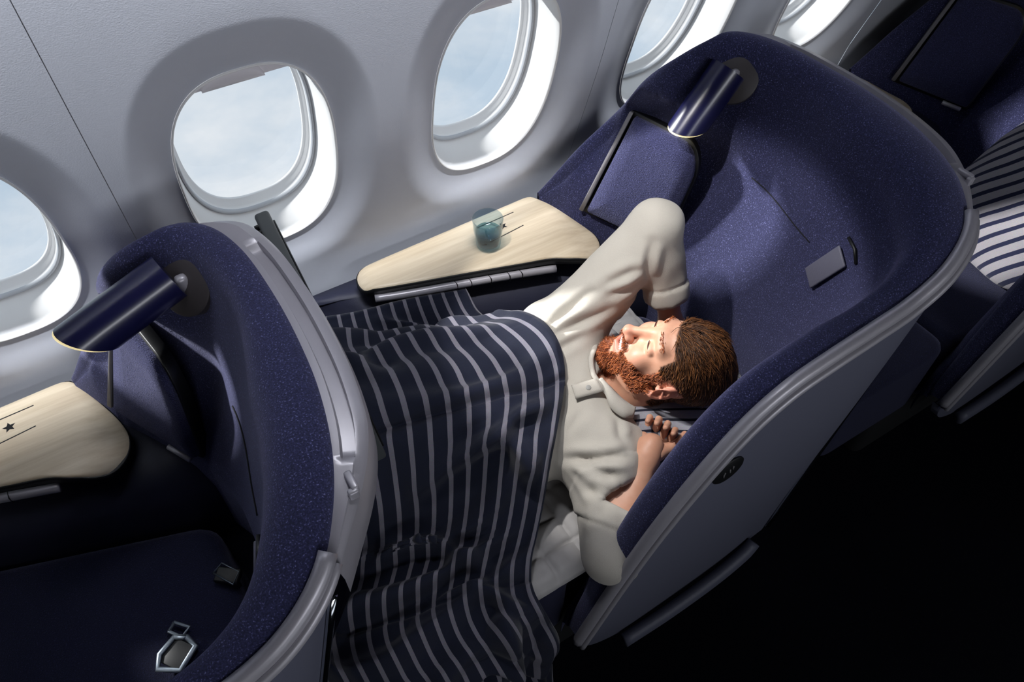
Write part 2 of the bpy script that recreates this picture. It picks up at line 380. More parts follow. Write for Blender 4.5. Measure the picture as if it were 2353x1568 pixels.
def inner_point(i, w):
    """padding surface: w = 0 at the outer rim edge, 1 at the low line; rolls over the rim and then leans down"""
    O, Lw = RIMS[i], LOWS[i]; H = Lw[:2] - O[:2]; hl = np.linalg.norm(H); dz = O[2] - Lw[2]
    scale = min(1.0, dz / 0.14) 
    bk = float(sstep(.33, .42, i / NS)); rr = min(0.066 + .034 * bk, hl * 0.68) ; rz = (0.060 + .016 * bk) * scale
    if w < 0.36:
        a = w / 0.36 * math.pi * 0.5
        h = rr * (1 - math.cos(a)) if False else rr * math.sin(a * 0.98) ** 1.0
        z = -rz * (1 - math.cos(a)) + 0.020 * scale * math.sin(min(math.pi, a * 2))
    else:
        q = (w - 0.36) / 0.64
        h = rr + (hl - rr) * (q ** 0.92)
        z = -rz - (dz - rz) * q
        z += 0.018 * scale * math.sin(math.pi * q)
    p = O[:2] + H / max(hl, 1e-9) * h
    return np.array((p[0], p[1], O[2] + z))
WS = np.concatenate([np.linspace(0, 0.36, 12), np.linspace(0.36, 1, 34)[1:]])
SHELL_GRID = np.array([[inner_point(i, w) for w in WS] for i in range(NS)])
# the storage door lies in a flat of the wing: bring the padding down behind it
DA, DB, DC, DD = np.array((.948, 1.188, .672)), np.array((1.045, 1.163, .931)), np.array((1.085, .958, .940)), np.array((1.056, 1.000, .640))
DN = np.cross(DB - DA, DD - DA); DN /= np.linalg.norm(DN); DN = DN if DN[2] > 0 else -DN
_eu, _ev = DD - DA, DB - DA
for i in range(NS):
    for j in range(len(WS)):
        p = SHELL_GRID[i, j]; r = p - DA; M2 = np.array(((_eu @ _eu, _eu @ _ev), (_eu @ _ev, _ev @ _ev)))
        u, v = np.linalg.solve(M2, np.array((r @ _eu, r @ _ev)))
        out = max(0, -.10 - u, u - 1.05) * .23 + max(0, -.10 - v, v - 1.04) * .26
        lim = -.014 + .8 * out; h = r @ DN
        if h > lim and out < .06 and i < NS * .36: SHELL_GRID[i, j] = p - DN * (h - lim)
_a, _b = int(NS * .24), int(NS * .46)                             # ease the carved edge into the backrest
for _ in range(10):
    Q = SHELL_GRID.copy(); m = (Q[:-2, 1:-1] + Q[2:, 1:-1] + Q[1:-1, :-2] + Q[1:-1, 2:]) / 4
    wgt = np.zeros(NS - 2); wgt[_a:_b] = np.minimum(1, np.minimum(np.arange(_b - _a), np.arange(_b - _a)[::-1]) / 8.0)
    SHELL_GRID[1:-1, 1:-1] = Q[1:-1, 1:-1] * (1 - .6 * wgt[:, None, None]) + .6 * wgt[:, None, None] * m
def shell_pt(i, w):
    """(point, normal) on the padding"""
    p = inner_point(i, w); a = inner_point(min(i + 1, NS - 1), w) - inner_point(i - 1, w); b = inner_point(i, min(1, w + .02)) - inner_point(i, w - .02)
    n = np.cross(a, b); n /= np.linalg.norm(n)
    return p, (n if n[2] > 0 else -n)

def build_seat(tag_label, xoff, monitor=False, belts=False, name='airline_seat', lamp_end=(1.012, .988, 1.052)):
    BASE = np.array((0.75, 0.85, 0.0))
    root = empty(name, (BASE[0] + xoff, BASE[1], 0)); tag(root, tag_label, 'airline seat', 'business class seats by the windows')
    def part(nm, vf, mat, par=None, smooth=True, ang=None):
        o = mesh_obj(nm, vf[0], vf[1], mat, par or root, smooth, base=BASE)
        if ang: flat_by_angle(o, ang)
        return o
    # padded inner shell
    rows = [np.vstack([RIMS[i] + np.array((-NIN[i][0] * .002, -NIN[i][1] * .002, -0.03)), SHELL_GRID[i], LOWS[i] * np.array((1, 1, 0)) + np.array((0, 0, 0.36 if LOWS[i][2] > .5 else max(.2, LOWS[i][2] - .1)))]) for i in range(NS)]
    part('shell_padding', loft(rows), MAT['navy'])
    # silver deck round the back, with its groove
    i0, i1 = at_station(y=1.06) - 3, at_station(y=0.44)
    J = list(range(i0, i1 + 1)); rows = []; rows2 = []
    idx = np.linspace(i0, i1, 120)
    def lerp(A, s): 
        k = int(min(s, NS - 2)); return A[k] * (1 - (s - k)) + A[k + 1] * (s - k)
    for s in idx:
        O = lerp(RIMS, s); n2 = lerp(NIN, s); n2 = n2 / np.linalg.norm(n2); n = np.array((n2[0], n2[1], 0))
        y = O[1]; e = sstep(0, 8, s - i0) * (0.30 + 0.70 * sstep(0, 18, i1 - s))
        wd = 0.047 * e + 0.004
        m = sstep(0.545, 0.560, y) * (1 - sstep(0.965, 0.985, y)) if s > (i0 + 4) else 0
        up = np.array((0, 0, 1.0)); T = O - up * .010
        r = [T + n * .006, T, T - n * wd * .22, T - n * wd * .26 - up * .013 * m, T - n * wd * .62 - up * .016 * m, T - n * wd * .66 - up * .003, T - n * wd * .90 - up * .005, T - n * wd - up * .011]
        rows.append(np.array(r)); 
        E = T - n * wd - up * .011
        dr_ = .165 + .50 * sstep(26, 0, i1 - s); rows2.append(np.array([E, E - n * .004 - up * .02, E - n * .004 - up * .06, E + n * (.012 + .22 * (dr_ - .165)) - up * dr_ * .72, E + n * (.030 + .42 * (dr_ - .165)) - up * dr_]))
    part('ledge', loft(rows), MAT['silver'], ang=50)
    part('back_band', loft(rows2), MAT['silver'])
    low = np.array([r[-1] for r in rows2]); nn = np.array([lerp(NIN, s) for s in idx]); nn = np.column_stack([nn, np.zeros(len(nn))])
    part('chrome_strip', tube(low - nn * .006, 0.006, 8), MAT['chrome'])
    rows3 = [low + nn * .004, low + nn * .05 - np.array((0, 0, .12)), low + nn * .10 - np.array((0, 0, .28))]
    part('cavity_shade', loft(np.swapaxes(np.array(rows3), 0, 1)), MAT['cavity'])  # near-black sheet standing in for the shade in the hollow under the shell
    # coat hook on the deck
    h = np.argmin([abs(lerp(RIMS, s)[1] - .515) for s in idx]); hp = rows[h][5]
    part('coat_hook', merge(rbox(hp[0], hp[1], hp[2] + .006, .010, .030, .012, .003), rbox(hp[0] - .004, hp[1] - .014, hp[2] + .002, .014, .010, .016, .003)), MAT['silver'])
    # trim down the aisle side
    k0 = i1 - 1; path = np.array([RIMS[i] - np.array((NIN[i][0], NIN[i][1], 0)) * .005 for i in range(k0, NS)])
    part('rim_trim', tube(path, 0.0125, 10), MAT['silver'])
    part('rim_bead', tube(path + np.array((0.004, -.012, -.012)), 0.0075, 8), MAT['silver'])
    # grey outer panel on the aisle side
    nu = 60; top = path[::-1]; top = spline(top[::3], nu); top = top + np.array((0.004, -0.006, -0.016))
    bot = spline([(.405, .398, .285), (.432, .396, .225), (.475, .394, .190), (.55, .392, .172), (.68, .391, .190), (.82, .391, .216), (.952, .395, .238)], nu)
    rows = []
    for v_ in np.linspace(0, 1, 16):
        q = top * (1 - v_) + bot * v_; q[:, 1] -= 0.014 * math.sin(math.pi * v_) * np.sin(np.pi * np.clip(np.linspace(0.02, 1.0, nu), 0, 1)) ** .5
        rows.append(q)
    back = [r + np.array((0, .022, 0)) for r in rows[::-1]]
    part('outer_panel', loft(rows + back, True) if False else loft([np.vstack([a]) for a in rows + back + rows[:1]]), MAT['panel'], ang=50)
    rear = [top[-1] * (1 - t) + bot[-1] * t + np.array((.004, -.004, 0)) for t in np.linspace(.04, .98, 12)]
    part('edge_strip', tube(rear, .006, 8, up=(0, 1, 0)), MAT['chrome'])
    # bumper rail
    bp = spline([(.528, .372, .170), (.65, .368, .184), (.78, .368, .206), (.87, .372, .232), (.905, .378, .252)], 24)
    part('bumper_rail', tube(bp, np.full(24, .016), 10, flat=1.5), MAT['panel'])
    # oval maker's plate
    pc = np.array((.662, .3735, .806)); ov = oval(.034, .034, 40, 2); d = np.array((.85, 0, .53)); e = np.array((-.53, 0, .85))
    rr_ = [pc + np.outer(ov[:, 0] * k, d) + np.outer(ov[:, 1] * k, e) + np.array((0, y, 0)) for k, y in ((1, .008), (1, 0), (.94, -.0015))]
    pl = part('emblem', loft(rr_, True, True), MAT['black'], ang=40)
    em = []
    for a, b, c, w in ((-.014, -.004, .010, .0016), (-.010, .004, .006, .0016), (.000, -.006, .012, .0016), (.008, -.002, .010, .0016)):
        q = pc + d * a + e * b + np.array((0, -.0022, 0)); em.append(tube([q, q + e * c + d * .004], w, 6, up=(0, 1, 0)))
    part('emblem_lettering', merge(*em), MAT['strip'], pl)
    # storage door and its frame, set in the wing beside the table
    A, Bq, Cq, Dq = DA, DB, DC, DD
    nrm = np.cross(Bq - A, Dq - A); nrm /= np.linalg.norm(nrm); nrm = nrm if nrm[2] > 0 else -nrm
    def door_pt(u, v): return A * (1 - u) * (1 - v) + Bq * (1 - u) * v + Dq * u * (1 - v) + Cq * u * v
    def rr_outline(u0, u1, v0, v1, r, rt):
        """outline in door space: small corners, large round one at the top beside the headrest"""
        L = []
        for (cu, cv, rad, a0) in ((u1 - r, v0 + r, r, -90), (u1 - rt, v1 - rt, rt, 0), (u0 + r, v1 - r, r, 90), (u0 + r, v0 + r, r, 180)):
            for a in np.linspace(a0, a0 + 90, 9): L.append((cu + rad * math.cos(math.radians(a)), cv + rad * math.sin(math.radians(a))))
        return np.array(L)
    def plate(ol, h0, h1, bev):
        c = ol.mean(0); rows = []
        for k, h in ((1, h0), (1, h1 - bev * .6), (1 - bev * 2, h1), (.6, h1 + .002), (.2, h1 + .003)):
            rows.append(np.array([door_pt(*(c + (p - c) * k)) + nrm * h for p in ol]))
        return loft(rows, True, True)
    part('door_recess', plate(rr_outline(-.075, 1.015, -.035, 1.025, .04, .30), -.03, -.006, .004), MAT['black'])
    dr = part('storage_door', plate(rr_outline(.02, .985, .0, 1.0, .03, .29), -.02, .010, .012), MAT['navy_rib'])
    part('door_strip', plate(rr_outline(-.068, -.015, -.02, 1.02, .012, .012), -.01, .006, .004), MAT['strip'])
    hpos = [door_pt(u, -.03) + nrm * .010 for u in (.68, .80, .93)]
    part('door_handle', tube(hpos, .0065, 8, up=nrm), MAT['silver'], dr)
    # reading lamp
    DISC_N = np.array((-.70, -.46, .55)); DISC_N /= np.linalg.norm(DISC_N)
    lr = part('reading_lamp', tube([np.array((1.176, 1.010, 1.062)) - DISC_N * .03, np.array((1.176, 1.010, 1.062)) + DISC_N * .012, np.array((1.176, 1.010, 1.062)) + DISC_N * .014], [.054, .053, .050], 36, up=(0, 0, 1)), MAT['disc'], ang=40)
    a0, a1 = np.array((1.155, 1.012, 1.088)), np.array(lamp_end); ax = (a1 - a0) / np.linalg.norm(a1 - a0)
    s_ = np.cross(ax, (0, 0, 1)); s_ /= np.linalg.norm(s_); u_ = np.cross(s_, ax)
    rows = []; ang = np.linspace(0, 2 * np.pi, 40, endpoint=False); R_ = .040
    for t, rad, sl in ((0.0, R_ * .90, 0), (0.0, R_, 0), (.35, R_, 0.3), (.75, R_, .8), (1.0, R_, 1.0), (1.0, R_ * .93, 1.0)):
        c = a0 + (a1 - a0) * t
        slope = np.outer(np.sin(ang) * .030 * sl, ax)           # the end is cut on the slant
        rows.append(c + np.outer(np.cos(ang) * rad, s_) + np.outer(np.sin(ang) * rad, u_) + slope)
    part('lamp_shade', loft(rows, True, True), MAT['lamp_blue'], lr, ang=35)
    c = a1; slope = lambda rad: np.outer(np.sin(ang) * .030, ax)
    rows = [c + ax * q + np.outer(np.cos(ang) * rad, s_) + np.outer(np.sin(ang) * rad, u_) + slope(rad) for rad, q in ((R_ * .95, -.001), (R_ * .95, .0035), (R_ * .8, .0035))]
    part('lamp_lens', loft(rows, True, True), MAT['glow'], lr, ang=35)
    part('lamp_pivot', merge(tube([(1.176, 1.008, 1.066), (1.140, 1.0, 1.078)], .007, 10), rbox(1.168, 1.004, 1.068, .020, .018, .040, .007)), MAT['silver'], lr)
    # leather tab in its slit on the backrest
    it = at_station(y=.560); p, n = shell_pt(it, .62)
    tdir = np.array(inner_point(it, .78)) - np.array(inner_point(it, .48)); tdir /= np.linalg.norm(tdir)
    _sd = np.cross(n, tdir); tdir = tdir * math.cos(-.40) + _sd * math.sin(-.40)
    sd = np.cross(n, tdir); q0 = p + n * .008
    rot = Matrix(((sd[0], tdir[0], n[0]), (sd[1], tdir[1], n[1]), (sd[2], tdir[2], n[2])))
    tb = part('pull_tab', rbox(*q0,   .046, .105, .006, .0028, 2, rot), MAT['tab'])
    part('tab_slit', tube([q0 - tdir * .075 - sd * .028 - n * .004, q0 - tdir * .082 - n * .004, q0 - tdir * .075 + sd * .028 - n * .004], .0035, 6), MAT['black'], tb)
    # cushions: seat pan and the back bolster with its seams
    def cush(x0, x1, y0, y1, z0, z1, r): return rbox((x0 + x1) / 2, (y0 + y1) / 2, (z0 + z1) / 2, x1 - x0, y1 - y0, z1 - z0, r, 4)
    def pad_outline(x0, x1, y0, r):
        c = [(x0, y0), (x1, y0), (x1, 1.0 + (.945 - x1) * .32), (x0, 1.0 + (.945 - x0) * .32)]; L = []
        for k in range(4):
            p, a, b = np.array(c[k]), np.array(c[k - 1]), np.array(c[(k + 1) % 4]); a = p + (a - p) / np.linalg.norm(a - p) * r; b = p + (b - p) / np.linalg.norm(b - p) * r
            for t in np.linspace(0, 1, 6): L.append((1 - t) ** 2 * a + 2 * t * (1 - t) * p + t * t * b)
        return np.array(L)
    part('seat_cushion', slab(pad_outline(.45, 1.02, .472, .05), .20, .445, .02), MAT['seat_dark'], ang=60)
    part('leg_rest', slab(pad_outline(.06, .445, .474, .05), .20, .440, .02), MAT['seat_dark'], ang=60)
    def back_pt(yq, w):
        i = at_station(y=yq); p, n = shell_pt(i, w); return p + n * .0015
    seam = [back_pt(yy, .62) for yy in np.linspace(.90, .64, 14)]
    part('back_seam', tube(seam, .0012, 6), MAT['cavity'])
    part('seat_base', cush(.30, 1.0, .48, .95, .0, .20, .03), MAT['cavity'])
    # leather console below the table
    prof = [(1.37, .30), (1.365, .575), (1.20, .590), (1.10, .585), (1.045, .560), (1.015, .51), (1.005, .40), (1.005, .0)]
    dg = lambda x, y: min(1.368, y + (.945 - x) * .32 * min(1.0, max(0.0, (1.30 - y) / .20)))
    rows = [np.array([(x, dg(x, y), z) for y, z in prof]) for x in np.linspace(-.10, .93, 24)]
    for k in range(3): rows.append(np.array([(.93 + .03 * (k + 1) * (1 if y > 1.1 else 2.0), y, z - .004 * k) for y, z in prof]))
    cons = part('console', loft(rows), MAT['leather'])
    # side table: veneer top on a black edge, with a silver control strip
    OUT = np.array([(.352, 1.300), (.350, 1.265), (.368, 1.243), (.45, 1.214), (.604, 1.166), (.72, 1.128), (.79, 1.105), (.835, 1.078), (.872, 1.062), (.905, 1.066), (.936, 1.095), (.948, 1.130), (.946, 1.165), (.935, 1.205),
        (.915, 1.255), (.893, 1.305), (.880, 1.330), (.862, 1.338), (.80, 1.337), (.60, 1.330), (.42, 1.324), (.372, 1.318)])
    ol = spline(OUT, 132, closed=True)
    def drop(x, y): return -0.020 * sstep(.868, .955, x + .25 * (1.2 - y)) - .010 * sstep(.375, .350, x)
    def tab(ol, z0, z1, r):
        v, f = slab(ol, z0, z1, r); v = v.copy(); v[:, 2] += drop(v[:, 0], v[:, 1]); return v, f
    tbase = part('table_edge', tab(ol, .628, .645, .003), MAT['black'])
    c = ol.mean(0); inner = c + (ol - c) * np.array((.990, .972))
    # veneer as a fine fan so that it follows the bent end
    rows = [c + (inner - c) * k for k in (1, .98, .9, .8, .7, .6, .5, .4, .3, .2, .1, .02)]
    rows = [np.column_stack([r, np.full(len(r), .6450 if j == 0 else .6495)]) for j, r in enumerate(rows)]
    v, f = loft(rows, True); v[:, 2] += drop(v[:, 0], v[:, 1]); part('table_top', (v, f), MAT['wood'], tbase)
    st = spline([(.372, 1.238, .616), (.45, 1.210, .616), (.604, 1.162, .616), (.72, 1.124, .616), (.80, 1.098, .614)], 40)
    sb = part('control_strip', tube(st, .010, 8, flat=1.0), MAT['silver'], tbase)
    for k in (17, 20, 24, 28, 31):
        q = st[k]; part('button_gap', rbox(q[0], q[1] - .0005, q[2], .0015, .022, .021, .0004, 1), MAT['black'], tbase)
    # two engraved lines and a small pictogram on the veneer
    for (xa, ya, xb, yb) in ((.690, 1.296, .800, 1.300), (.690, 1.232, .795, 1.243)):
        dd = np.array((xb - xa, yb - ya)); dd /= np.linalg.norm(dd); w = np.array((-dd[1], dd[0])) * .0013
        q = np.array([(xa - w[0], ya - w[1]), (xb - w[0], yb - w[1]), (xb + w[0], yb + w[1]), (xa + w[0], ya + w[1])])
        part('engraved_line', slab(q, .6490, .6500, .0002), MAT['black'], tbase, smooth=False)
    star = np.array([(0.748 + (.013 if k % 2 == 0 else .006) * math.cos(k * math.pi / 5 + .4), 1.268 + (.013 if k % 2 == 0 else .006) * math.sin(k * math.pi / 5 + .4)) for k in range(10)])
    part('table_pictogram', slab(star, .6490, .6500, .0002), MAT['black'], tbase, smooth=False)
    if monitor:
        rz = Matrix.Rotation(math.radians(-3.5), 3, 'Z') @ Matrix.Rotation(math.radians(-6), 3, 'Y')
        mo = part('monitor', rbox(1.334, .900, .945, .026, .40, .27, .006, 3, rz), MAT['monitor'], ang=50)
        part('screen', rbox(1.349, .900, .945, .003, .37, .24, .001, 1, rz), MAT['black'], mo)
        vents = [rbox(1.318 + .0004 * k, 1.072 - .016 * k, 1.060, .012, .005, .030, .001, 1, rz) for k in range(7)]
        for v_ in vents: part('vent_slot', v_, MAT['black'], mo)
    if belts:
        rot = Matrix.Rotation(math.radians(-38), 3, 'Z') @ Matrix.Rotation(math.radians(8), 3, 'X')
        bk_ = part('belt_buckle', rbox(-.165 + 1.173, .833, .462, .050, .032, .016, .004, 3, rot), MAT['black'])
        rows = []
        part('buckle_rim', merge(tube([(-.188 + 1.173, .850, .470), (-.167 + 1.173, .862, .470), (-.143 + 1.173, .826, .470), (-.162 + 1.173, .806, .470), (-.188 + 1.173, .850, .470)], .0018, 6)), MAT['buckle'], bk_)
        tg = []
        def ring(pts, r): return tube(np.array(list(pts) + [pts[0], pts[1]], float), r, 8, flat=.5)
        z = .462; o_ = 1.173
        tg.append(ring([(-.298 + o_, .784, z), (-.284 + o_, .796, z), (-.262 + o_, .772, z), (-.280 + o_, .760, z)], .004))
        tg.append(ring([(-.292 + o_, .768, z), (-.272 + o_, .756, z), (-.262 + o_, .730, z), (-.300 + o_, .700, z), (-.335 + o_, .725, z), (-.325 + o_, .750, z)], .006))
        bt = part('belt_tongue', merge(*tg), MAT['buckle'])
        part('webbing', rbox(-.297 + o_, .735, z - .004, .05, .05, .006, .002, 2, Matrix.Rotation(math.radians(35), 3, 'Z')), MAT['black'], bt)
    return root

PITCH = 1.173
seat_c = build_seat('navy airline seat made up as a bed, man lying in it', 0.0, lamp_end=(1.066, 1.006, .986))
seat_l = build_seat('empty navy airline seat with open seat belt, screen on its back', -PITCH, monitor=True, belts=True)
seat_r = build_seat('navy airline seat behind the bed, striped pillow propped in it', PITCH)
# ------------------------------------------------------------------ signed-distance modelling for soft shapes
def s_union(a, b, k):
    h = np.clip(0.5 + 0.5 * (b - a) / k, 0, 1); return b * (1 - h) + a * h - k * h * (1 - h)
def s_sub(a, b, k):
    h = np.clip(0.5 - 0.5 * (a + b) / k, 0, 1); return a * (1 - h) - b * h + k * h * (1 - h)
def sd_cone(P, a, b, ra, rb):
    a, b = np.asarray(a, np.float32), np.asarray(b, np.float32); ab = b - a
    t = np.clip(((P - a) @ ab) / (ab @ ab), 0, 1); d = P - a - t[..., None] * ab
    return np.sqrt((d * d).sum(-1)) - (ra + (rb - ra) * t)
def sd_ell(P, c, r, B=None):
    q = P - np.asarray(c, np.float32)
    if B is not None: q = q @ np.asarray(B, np.float32)
    r = np.asarray(r, np.float32); k0 = np.sqrt(((q / r) ** 2).sum(-1)); k1 = np.sqrt(((q / (r * r)) ** 2).sum(-1))
    return k0 * (k0 - 1) / np.maximum(k1, 1e-6)
def surface_net(fn, lo, hi, h):
    """mesh of fn = 0 in the box lo..hi with cell size h (naive surface nets)"""
    lo, hi = np.asarray(lo, float), np.asarray(hi, float); n = np.ceil((hi - lo) / h).astype(int) + 1
    ax = [lo[i] + h * np.arange(n[i]) for i in range(3)]
    D = np.empty(n, np.float32)
    K = 12; rad = h * K * .87 * 1.7
    cen = [x[min(K // 2, len(x) - 1)::K] for x in ax]; cen = [np.append(c, ax[i][-1]) if len(c) * K < n[i] else c for i, c in enumerate(cen)]
    dc = fn(np.stack(np.meshgrid(*cen, indexing='ij'), -1).astype(np.float32))
    for I in np.ndindex(*[-(-k // K) for k in n]):                # only blocks near the surface are sampled finely
        s = tuple(slice(I[k] * K, min(n[k], I[k] * K + K)) for k in range(3)); v = dc[I]
        if abs(v) > rad: D[s] = v
        else: D[s] = fn(np.stack(np.meshgrid(ax[0][s[0]], ax[1][s[1]], ax[2][s[2]], indexing='ij'), -1).astype(np.float32))
    D[0], D[-1], D[:, 0], D[:, -1], D[:, :, 0], D[:, :, -1] = 1, 1, 1, 1, 1, 1
    S = D < 0
    acc = np.zeros(tuple(n - 1) + (3,)); cnt = np.zeros(tuple(n - 1))
    sl = lambda o, L: tuple(slice(o[i], o[i] + L[i]) for i in range(3)); m = n - 1
    cor = [(i, j, k) for i in (0, 1) for j in (0, 1) for k in (0, 1)]
    for c in cor:
        for axis in range(3):
            if c[axis]: continue
            e = list(c); e[axis] = 1
            a, b = D[sl(c, m)], D[sl(e, m)]; x = (a < 0) != (b < 0)
            t = np.where(x, a / np.where(x, a - b, 1), 0)
            for q in range(3): acc[..., q] += np.where(x, c[q] + (t if q == axis else 0), 0)
            cnt += x
    idx = -np.ones(tuple(m), int); act = cnt > 0; idx[act] = np.arange(act.sum())
    V = np.argwhere(act) + acc[act] / cnt[act][:, None]; V = lo + V * h
    F = []
    for axis in range(3):
        o1, o2 = (axis + 1) % 3, (axis + 2) % 3
        a = S; b = np.roll(S, -1, axis); x = (a != b)
        lim = [slice(1, n[i] - 1) for i in range(3)]; lim[axis] = slice(0, n[axis] - 1)
        mask = np.zeros_like(S); mask[tuple(lim)] = x[tuple(lim)]
        p = np.argwhere(mask)
        if not len(p): continue
        def at(d1, d2):
            q = p.copy(); q[:, o1] -= d1; q[:, o2] -= d2; return idx[q[:, 0], q[:, 1], q[:, 2]]
        f = np.stack([at(1, 1), at(0, 1), at(0, 0), at(1, 0)], 1)
        inside = S[p[:, 0], p[:, 1], p[:, 2]]
        f[~inside] = f[~inside][:, ::-1]
        F.append(f)
    F = np.vstack(F); F = F[(F >= 0).all(1)]
    return V, F
def smooth_mesh(V, F, it=1, lam=0.5):
    e = np.vstack([F[:, [0, 1]], F[:, [1, 2]], F[:, [2, 3]], F[:, [3, 0]]])
    for _ in range(it):
        s = np.zeros_like(V); c = np.zeros(len(V))
        for a, b in ((0, 1), (1, 0)):
            np.add.at(s, e[:, a], V[e[:, b]]); np.add.at(c, e[:, a], 1)
        V = V * (1 - lam) + lam * s / np.maximum(c, 1)[:, None]
    return V
def vert_normals(V, F):
    fn = np.cross(V[F[:, 2]] - V[F[:, 0]], V[F[:, 3]] - V[F[:, 1]]); n = np.zeros_like(V)
    for k in range(4): np.add.at(n, F[:, k], fn)
    return n / np.maximum(np.linalg.norm(n, axis=1), 1e-12)[:, None]

# ------------------------------------------------------------------ the man
HU = np.array((0.439, -0.564, 0.697)); HU /= np.linalg.norm(HU)
HF = np.array((-0.409, 0.562, 0.715)); HF -= HU * (HF @ HU); HF /= np.linalg.norm(HF)
HL = np.cross(HU, HF)
HE = np.array((0.777, 0.657, 0.721)); HS = 0.965
HB = np.stack([HU, HF, HL], 1)                      # head frame: crown, face, his left
def hw(u, f, l): return HE + HS * (HB @ np.array((u, f, l)))
def to_head(P): return ((P - HE) @ HB) / HS
NECK = np.array((0.675, 0.725, 0.588))
SR, ER, WR, KR = np.array((.665, .885, .640)), np.array((.890, .872, .880)), np.array((.893, .772, .655)), np.array((.880, .690, .600))
SL, EL, WL = np.array((.592, .603, .585)), np.array((.499, .440, .545)), np.array((.648, .541, .632))
CH, WA, HP = np.array((.525, .820, .572)), np.array((.310, .920, .560)), np.array((.140, .985, .560))
SIDE = np.array((.42, .907, 0))
def torso(P, g=0.0):
    d = sd_cone(P, CH + SIDE * .075, WA + SIDE * .06, .108 + g, .098 + g)
    d = s_union(d, sd_cone(P, CH - SIDE * .075, WA - SIDE * .06, .108 + g, .098 + g), .05)
    d = s_union(d, sd_cone(P, WA, HP, .115 + g, .12 + g), .06)
    d = s_union(d, sd_cone(P, HP + SIDE * .075, HP - SIDE * .075, .105 + g, .105 + g), .05)
    d = s_union(d, sd_cone(P, SR - SIDE * .03, SL + SIDE * .03, .072 + g, .072 + g), .06)
    d = s_union(d, sd_cone(P, NECK + np.array((-.06, .014, -.005)), SR, .064 + g, .068 + g), .05)
    return s_union(d, sd_cone(P, NECK + np.array((-.06, .014, -.005)), SL, .064 + g, .068 + g), .05)
def arms(P, g=0.0, tr=1.0, tl=1.0):
    d = sd_cone(P, SR, ER, .066 + g, .041 + g)
    d = s_union(d, sd_cone(P, ER, ER + (WR - ER) * tr, .042 + g, (.042 + (.030 - .042) * tr) + g), .02)
    e = sd_cone(P, SL, EL, .064 + g, .046 + g)
    e = s_union(e, sd_cone(P, EL, EL + (WL - EL) * tl, .046 + g, (.046 + (.028 - .046) * tl) + g), .02)
    return d, e
LEGS = [((HP + SIDE * .085), np.array((.045, 1.085, .690)), np.array((-.02, 1.16, .44))), ((HP - SIDE * .085), np.array((.020, .985, .650)), np.array((-.03, 1.07, .43)))]
def legs(P, g=0.0):
    d = None
    for h, k, a in LEGS:
        q = s_union(sd_cone(P, h, k, .090 + g, .062 + g), sd_cone(P, k, a, .058 + g, .040 + g), .03)
        q = s_union(q, sd_cone(P, a, a + np.array((.10, .0, .0)), .036 + g, .03 + g), .02)
        d = q if d is None else s_union(d, q, .03)
    return d
def body_sd(P):
    d = s_union(torso(P, -.004), legs(P, -.003), .05)
    r, l = arms(P, -.006)
    d = s_union(s_union(d, r, .03), l, .03)
    d = s_union(d, sd_cone(P, WR, KR, .030, .034), .02)                       # right hand, laid under the head
    d = s_union(d, sd_cone(P, WL, WL + (WL - EL) * .12, .025, .026), .02)
    return s_union(d, sd_cone(P, NECK + np.array((-.03, .01, -.02)), NECK + np.array((.06, -.012, .015)), .060, .054), .03)

